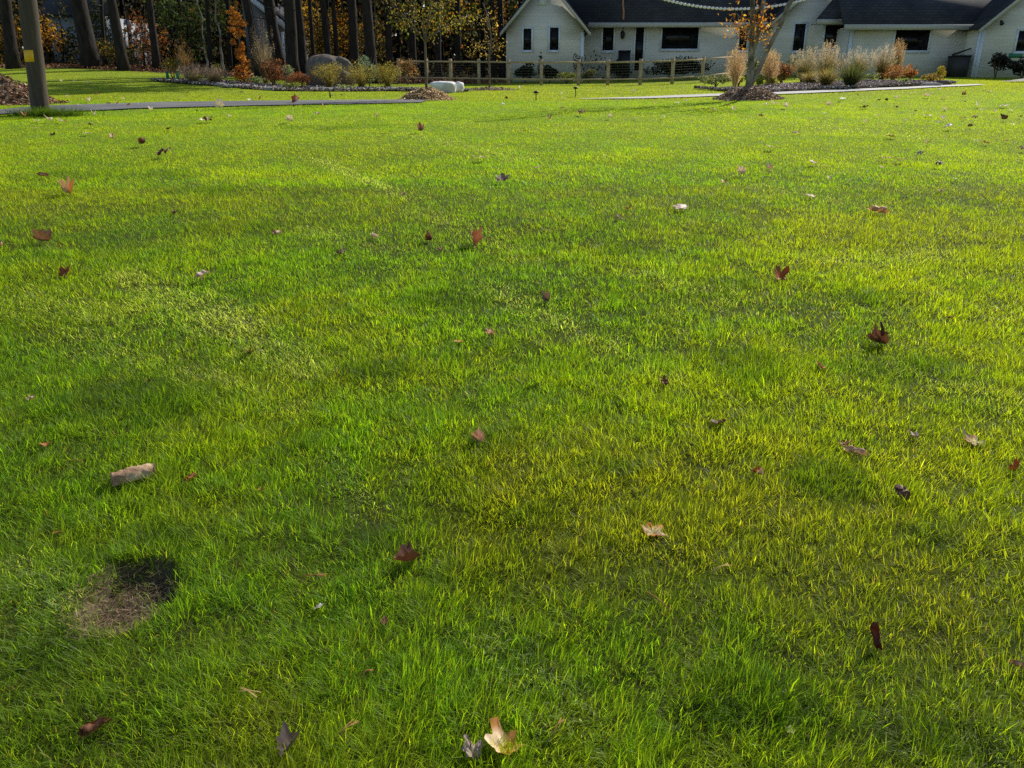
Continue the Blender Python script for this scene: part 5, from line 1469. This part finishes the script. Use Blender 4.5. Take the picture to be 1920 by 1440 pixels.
# ------------------------------------------------------------------ WOODS
def build_woods():
    # px at top (y=0), px at base, base py, width px, Y, label
    T = [(8, 24, 118, 22, 41, 'dark trunk at the far left, left of the yellow-tagged pole'), (146, 170, 112, 31, 42.5, 'very thick dark pine trunk, first right of the yellow-tagged pole'),
         (208, 230, 118, 19, 41.5, 'straight grey pine trunk, second right of the yellow-tagged pole'), (190, 196, 110, 7, 45, 'thin dark trunk between the thick pine and the straight grey pine'),
         (280, 292, 114, 14, 43, 'dark pine trunk left of the slender saplings'), (362, 390, 124, 4, 41, 'slender crooked pale sapling, left one of a pair'), (398, 418, 126, 5, 41, 'slender leaning pale sapling, right one of a pair'),
         (386, 394, 118, 9, 46, 'thin dark trunk behind the pale saplings'), (428, 430, 118, 8, 47, 'thin dark trunk just left of the orange column tree'), (464, 486, 124, 17, 42, 'leaning dark trunk just right of the orange column tree'),
         (503, 527, 124, 23, 43, 'thick leaning pine trunk before the grey neighbour gable'), (541, 549, 128, 24, 42, 'thick grey pine trunk left of the boulder'), (559, 570, 126, 17, 43.5, 'dark trunk right against the thick grey pine'),
         (581, 588, 122, 8, 46, 'thin trunk before the golden foliage, left of the boulder top'), (608, 618, 120, 14, 44, 'dark straight trunk above the boulder, left of a pair'), (625, 632, 120, 9, 44.5, 'thinner straight trunk above the boulder, right of a pair'),
         (657, 666, 128, 18, 43, 'greyish trunk right behind the boulder'), (688, 697, 130, 21, 42, 'thick brown trunk behind the blue-green conifer'), (726, 730, 130, 14, 45, 'dark trunk between the conifer and the young tree'),
         (770, 774, 132, 15, 47, 'dim trunk left behind the young tree'), (820, 822, 134, 13, 46, 'dim trunk right behind the young tree'), (858, 860, 136, 12, 48, 'dim trunk between the two young trees'),
         (922, 925, 140, 13, 47, 'trunk left of the house gable, outer of two'), (938, 942, 142, 12, 47.5, 'trunk close to the house gable, inner of two')]
    for i, (pt, pb, py, w, Y, lab) in enumerate(T):
        b = ground_at(pb, py, Y); s = mpp(b); tp = at(pt, 0, Y)
        sap = w < 6
        t = thing('sapling' if sap else 'pine_tree', b, lab, 'sapling' if sap else 'tree', 'saplings at the wood edge' if sap else 'trees of the wood')
        d = (tp - b) / (tp[2] - b[2]); H = 4.6 if sap else 17 + 3 * RNG.random()
        if abs(d[0]) > .18: d[0] *= .18 / abs(d[0])
        zs = np.linspace(-.3, H, 16)
        P = np.array([b + d * z * (1 if z < 6 else 1) for z in zs]); P[1:, :2] += np.cumsum(RNG.normal(0, .022, (15, 2)), 0); P[6:, :2] += np.cumsum(RNG.normal(0, .05, (10, 2)), 0)
        if sap: P[2:, 0] += np.cumsum(RNG.normal(0, .03, 14))
        R = w * s / 2 * (1 - .75 * np.clip(zs, 0, H) / H) * (1 + .35 * np.exp(-np.clip(zs, 0, 9) / .25) * (not sap))
        m = MB(); m.tube(P, R, 12 if not sap else 6)
        m.build('trunk', M_BARK if not sap else M_BARKP, t, colour=False, smooth=True)
        if not sap:
            for k in range(4):
                m = MB()
                z = RNG.uniform(2.5, 8); q = b + d * z; a = RNG.uniform(0, 2 * PI); e = q + np.array([math.cos(a), math.sin(a), RNG.uniform(-.2, .3)]) * RNG.uniform(.7, 1.8)
                m.tube(limb_path(q, e, .1, 5), np.linspace(.03, .008, 5), 5)
                m.build('dead_branch', M_BARK, t, colour=False)
            n = 900
            cz = np.sort(RNG.uniform(13.2, H + .5, 9)); pp = []
            for z in cz:
                a = RNG.uniform(0, 2 * PI); rr = 2.6 * (1.1 - (z - 12) / (H - 11))
                pp.append(blob_pts(n // 9, b + d * z + [math.cos(a) * rr * .35, math.sin(a) * rr * .35, 0], (rr, rr, .5), 5))
            pp = np.concatenate(pp)
            v, f, c = leaves(pp, .42 * RNG.uniform(.6, 1.2, len(pp)), palette(len(pp), [(.03, .05, .02), (.05, .07, .025), (.02, .035, .015)]), aspect=.35)
            m = MB(); m.addnp(v, f, c); m.build('crown', M_DARKFOL, t)
    # understory trees that show as coloured foliage
    U = [(14, 60, 46, 5.2, 3.8, YELLOW, 1500, 'golden-leaved tree at the left edge behind the pole', 1.0), (88, 62, 45, 2.2, 2.6, [(.5, .3, .03), (.44, .22, .03)], 420, 'small golden tree right of the yellow-tagged pole', 1.0),
         (270, 70, 47, 3.0, 4.0, [(.26, .10, .04), (.2, .09, .04), (.30, .15, .05)], 800, 'rusty orange understory tree left of the saplings', 1.0), (355, 40, 47, 5.0, 4.5, [(.03, .055, .018), (.05, .08, .025)], 2000, 'dark green hemlock above the saplings', 1.1),
         (600, 60, 50, 3.4, 5.2, [(.30, .19, .02), (.38, .24, .03), (.12, .09, .02), (.06, .05, .015)], 1500, 'glowing golden understory tree behind the paired trunks', 1.0), (645, 70, 51, 3.2, 4.5, [(.28, .17, .02), (.32, .15, .02), (.08, .06, .015)], 1100, 'golden understory tree behind the boulder', 1.0),
         (118, 70, 46.5, 2.2, 5.0, [(.02, .035, .012), (.035, .05, .02), (.10, .08, .02)], 900, 'dark green conifer before the pale neighbour building, left side', 1.0), (192, 50, 47.5, 2.0, 5.0, [(.02, .035, .012), (.04, .05, .02)], 700, 'dark green conifer before the pale neighbour building, right side', 1.0),
         (565, 30, 52, 2.0, 3.2, [(.44, .26, .03)], 420, 'small golden tree between the thick grey pine and its neighbour', 1.0), (935, 50, 50, 1.8, 5.0, [(.40, .24, .03), (.3, .17, .03)], 600, 'golden understory tree beside the house gable', 1.0),
         (215, 95, 44, 3.4, 1.6, [(.14, .13, .03), (.28, .18, .04), (.06, .08, .02)], 700, 'low mixed brush under the straight grey pine', .7), (700, 80, 49, 2.6, 4.5, [(.1, .11, .03), (.16, .10, .03)], 700, 'olive understory tree behind the thick brown trunk', 1.0)]
    for px, py, Y, w, h, cols, n, lab, k in U:
        b = ground_at(px, 116, Y); c = at(px, py, Y)
        t = thing('understory_tree', b, lab, 'tree', 'understory trees in the wood')
        pp = blob_pts(n, c, (w / 2, w / 2, h / 2), 16, fill=.15); pp[:, 2] = np.maximum(pp[:, 2], b[2] + .1)
        v, f, cc = leaves(pp, .17 * RNG.uniform(.6, 1.3, n), palette(n, cols, None, .4), aspect=.6)
        m = MB(); m.addnp(v, f, cc); m.build('crown', M_DARKFOL, t)
        m = MB(); m.tube(limb_path(b, c + [0, 0, h * .3], .05, 7), np.linspace(.06, .015, 7), 6)
        for q in range(7):
            m.tube(limb_path(b + (c - b) * RNG.uniform(.4, 1), c + RNG.normal(0, .33, 3) * [w, w, h], .06, 5), np.linspace(.025, .006, 5), 4)
        m.build('trunk', M_BARK, t, colour=False)
    # distant wood, one mass
    n = 62000
    y = 51 + 36 * RNG.random(n) ** 1.1; xl = -.80 * y - 8; x = xl + (9.0 + .02 * y - xl) * RNG.random(n)
    top = np.interp(y, [51, 60, 70, 90], [5.5, 9, 12.5, 17]) * (.75 + .5 * vnoise(x * .25, y * .25, 91))
    z = G(x, y) + top * RNG.random(n) ** 1.0
    dens = fbm(x * .35 + 7, z * .4, 93, 3)
    nearh = (y > 50.8)
    cl = fbm(x * .22, z * .3 + y * .1, 95, 3)
    cols = palette(n, [(.028, .040, .016), (.042, .050, .020), (.055, .046, .022), (.045, .028, .016)], None, .4)
    gold = (cl > .66) & (RNG.random(n) < .30)
    cols[gold] = palette(int(gold.sum()), [(.26, .14, .02), (.2, .09, .02)], None, .4)
    keep = (RNG.random(n) < np.clip((dens - .22) * 2.6, .1, 1))
    p = np.stack([x, y, z], 1)[keep]; cols = cols[keep]
    v, f, c = leaves(p, np.interp(p[:, 1], [51, 87], [.32, .75]) * RNG.uniform(.6, 1.3, len(p)), cols, aspect=.55)
    m = MB(); m.addnp(v, f, c)
    # thin far stems inside the mass
    for k in range(150):
        yy = RNG.uniform(49, 80); xx = RNG.uniform(-.75 * yy - 4, 8.0); b = np.array([xx, yy, float(G(xx, yy))])
        r = RNG.uniform(.05, .2); h = RNG.uniform(9, 15)
        m.tube([b, b + [RNG.normal(0, .15), 0, h * .5], b + [RNG.normal(0, .4), 0, h]], [r, r * .8, r * .4], 5, (.02, .016, .013), cap=False)
    # dark thicket at the very back closes the view
    nb = 15000
    x = RNG.uniform(-95, 12, nb); y = RNG.uniform(88, 96, nb); z = G(x, y) + RNG.random(nb) * 20
    v, f, c = leaves(np.stack([x, y, z], 1), RNG.uniform(1.2, 2.2, nb), palette(nb, [(.014, .02, .01), (.02, .02, .012)], None, .3), aspect=.8)
    m.addnp(v, f, c)
    o = m.build('distant_wood', M_DARKFOL); props(o, 'dark distant wood of trunks and autumn foliage behind the near pines', 'wood', kind='stuff')
    # fallen leaves on the forest floor
    n = 9000
    x = RNG.uniform(-38, 0, n); y = 41.6 + 5.5 * RNG.random(n) ** 1.5
    v, f, c = leaves(np.stack([x, y, G(x, y) + .03 + .08 * RNG.random(n)], 1), .13 * RNG.uniform(.5, 1.3, n), palette(n, [(.22, .09, .04), (.30, .14, .06), (.14, .06, .03), (.36, .2, .08)], None, .3), flat=.6, aspect=.7)
    m = MB(); m.addnp(v, f, c); o = m.build('forest_litter', M_CHIP); props(o, 'brown fallen leaves covering the ground at the wood edge', 'leaf litter', kind='stuff')
    # low edge brush stuff
    n = 6500
    x = RNG.uniform(-38, 6, n); y = 44.5 + 5 * RNG.random(n); hgt = 2.4 * vnoise(x * .5, y * .3, 97) ** 1.3
    v, f, c = leaves(np.stack([x, y, G(x, y) + hgt * RNG.random(n)], 1), .17 * RNG.uniform(.5, 1.3, n), palette(n, [(.02, .028, .01), (.05, .04, .015), (.08, .05, .02), (.05, .07, .02)], None, .4))
    m = MB(); m.addnp(v, f, c); o = m.build('forest_brush', M_DARKFOL); props(o, 'dim low brush growing between the pine trunks', 'brush', kind='stuff')
    # neighbours' houses seen between the trunks
    Y = 49.5; b = ground_at(150, 110, Y)
    t = thing('neighbour_house', b, 'pale blue-white building half hidden behind the left pines', 'house')
    x0, x1 = hx(98, Y), hx(206, Y)
    m = MB(); m.box(x0, x1, Y, Y + 6, b[2] - .3, hz(28, Y)); m.build('wall', M_PALEWALL, t, colour=False)
    m = MB(); m.slab([(x0 - .4, Y - .4, hz(28, Y) + .02), (x1 + .4, Y - .4, hz(28, Y) + .02), (x1 + .4, Y + 3.2, hz(28, Y) + 2.4), (x0 - .4, Y + 3.2, hz(28, Y) + 2.4)], .15); m.build('roof', M_ROOF, t, colour=False)
    window(t, hx(165, Y), hx(178, Y), hz(84, Y), hz(50, Y), Y)
    Y = 50.5; b = ground_at(500, 120, Y)
    t = thing('neighbour_house', b, 'brown-grey house with a white gable board behind the thick leaning pine', 'house')
    xa, x1 = hx(462, Y), hx(533, Y)
    zr0, zr1 = hz(-16, Y), hz(48, Y)
    m = MB(); m.prism([(xa, b[2] - .3), (x1, b[2] - .3), (x1, zr1), (xa, zr0)], Y, Y + 6); m.build('wall', M_SIDE2, t, colour=False)
    m = MB(); m.prism([(xa - .1, zr0 + .36), (xa - .1, zr0 - .02), (x1 + .35, zr1 - .34), (x1 + .35, zr1 + .05)], Y - .25, Y - .02); m.build('rake_board', M_TRIM, t, colour=False)
    m = MB(); m.slab([(xa - .1, Y - .3, zr0 + .5), (x1 + .4, Y - .3, zr1 + .18), (x1 + .4, Y + 6, zr1 + .18), (xa - .1, Y + 6, zr0 + .5)], .12); m.build('roof', M_ROOF, t, colour=False)
    m = MB(); m.box(x1 - .12, x1 + .03, Y - .05, Y - .003, b[2], zr1 - .35); m.build('corner_trim', M_TRIM, t, colour=False)


# ------------------------------------------------------------------ light, sky, camera
def build_light():
    az = math.radians(40); el = math.radians(38)
    S = Vector((math.sin(az) * math.cos(el), math.cos(az) * math.cos(el), math.sin(el)))
    w = bpy.data.worlds.new('World'); SC.world = w; w.use_nodes = True
    nt = w.node_tree; nt.nodes.clear()
    out = nt.nodes.new('ShaderNodeOutputWorld'); bg = nt.nodes.new('ShaderNodeBackground'); sky = nt.nodes.new('ShaderNodeTexSky')
    sky.sky_type = 'NISHITA'; sky.sun_disc = False; sky.sun_elevation = el; sky.sun_rotation = az
    sky.air_density = 1.0; sky.dust_density = 1.0; sky.ozone_density = 1.0
    bg.inputs['Strength'].default_value = .12
    nt.links.new(sky.outputs[0], bg.inputs[0]); nt.links.new(bg.outputs[0], out.inputs[0])
    l = bpy.data.lights.new('sun', 'SUN'); l.energy = 5.0; l.angle = math.radians(.53); l.color = (1, .93, .82)
    o = bpy.data.objects.new('sun', l); COL.objects.link(o); o.location = S * 60
    o.rotation_euler = (-S).to_track_quat('-Z', 'Y').to_euler()
    c = bpy.data.cameras.new('camera'); co = bpy.data.objects.new('camera', c); COL.objects.link(co)
    c.sensor_width = 36; c.lens = F / 1920 * 36; c.clip_start = .05; c.clip_end = 1500
    co.location = CAM; co.rotation_euler = (math.radians(90) - TH, 0, 0)
    SC.camera = co
    SC.view_settings.view_transform = 'Standard'; SC.view_settings.look = 'None'; SC.view_settings.exposure = 0; SC.view_settings.gamma = 1
    cy = SC.cycles
    cy.max_bounces = 6; cy.diffuse_bounces = 4; cy.glossy_bounces = 2; cy.transmission_bounces = 4; cy.transparent_max_bounces = 4
    cy.use_denoising = False
    cy.use_adaptive_sampling = False
    cy.sample_clamp_indirect = 2.0


build_ground()
build_grass()
straw_stuff()
build_leaves()
build_pole()
build_house()
build_fence()
build_beds()
build_woods()
build_light()
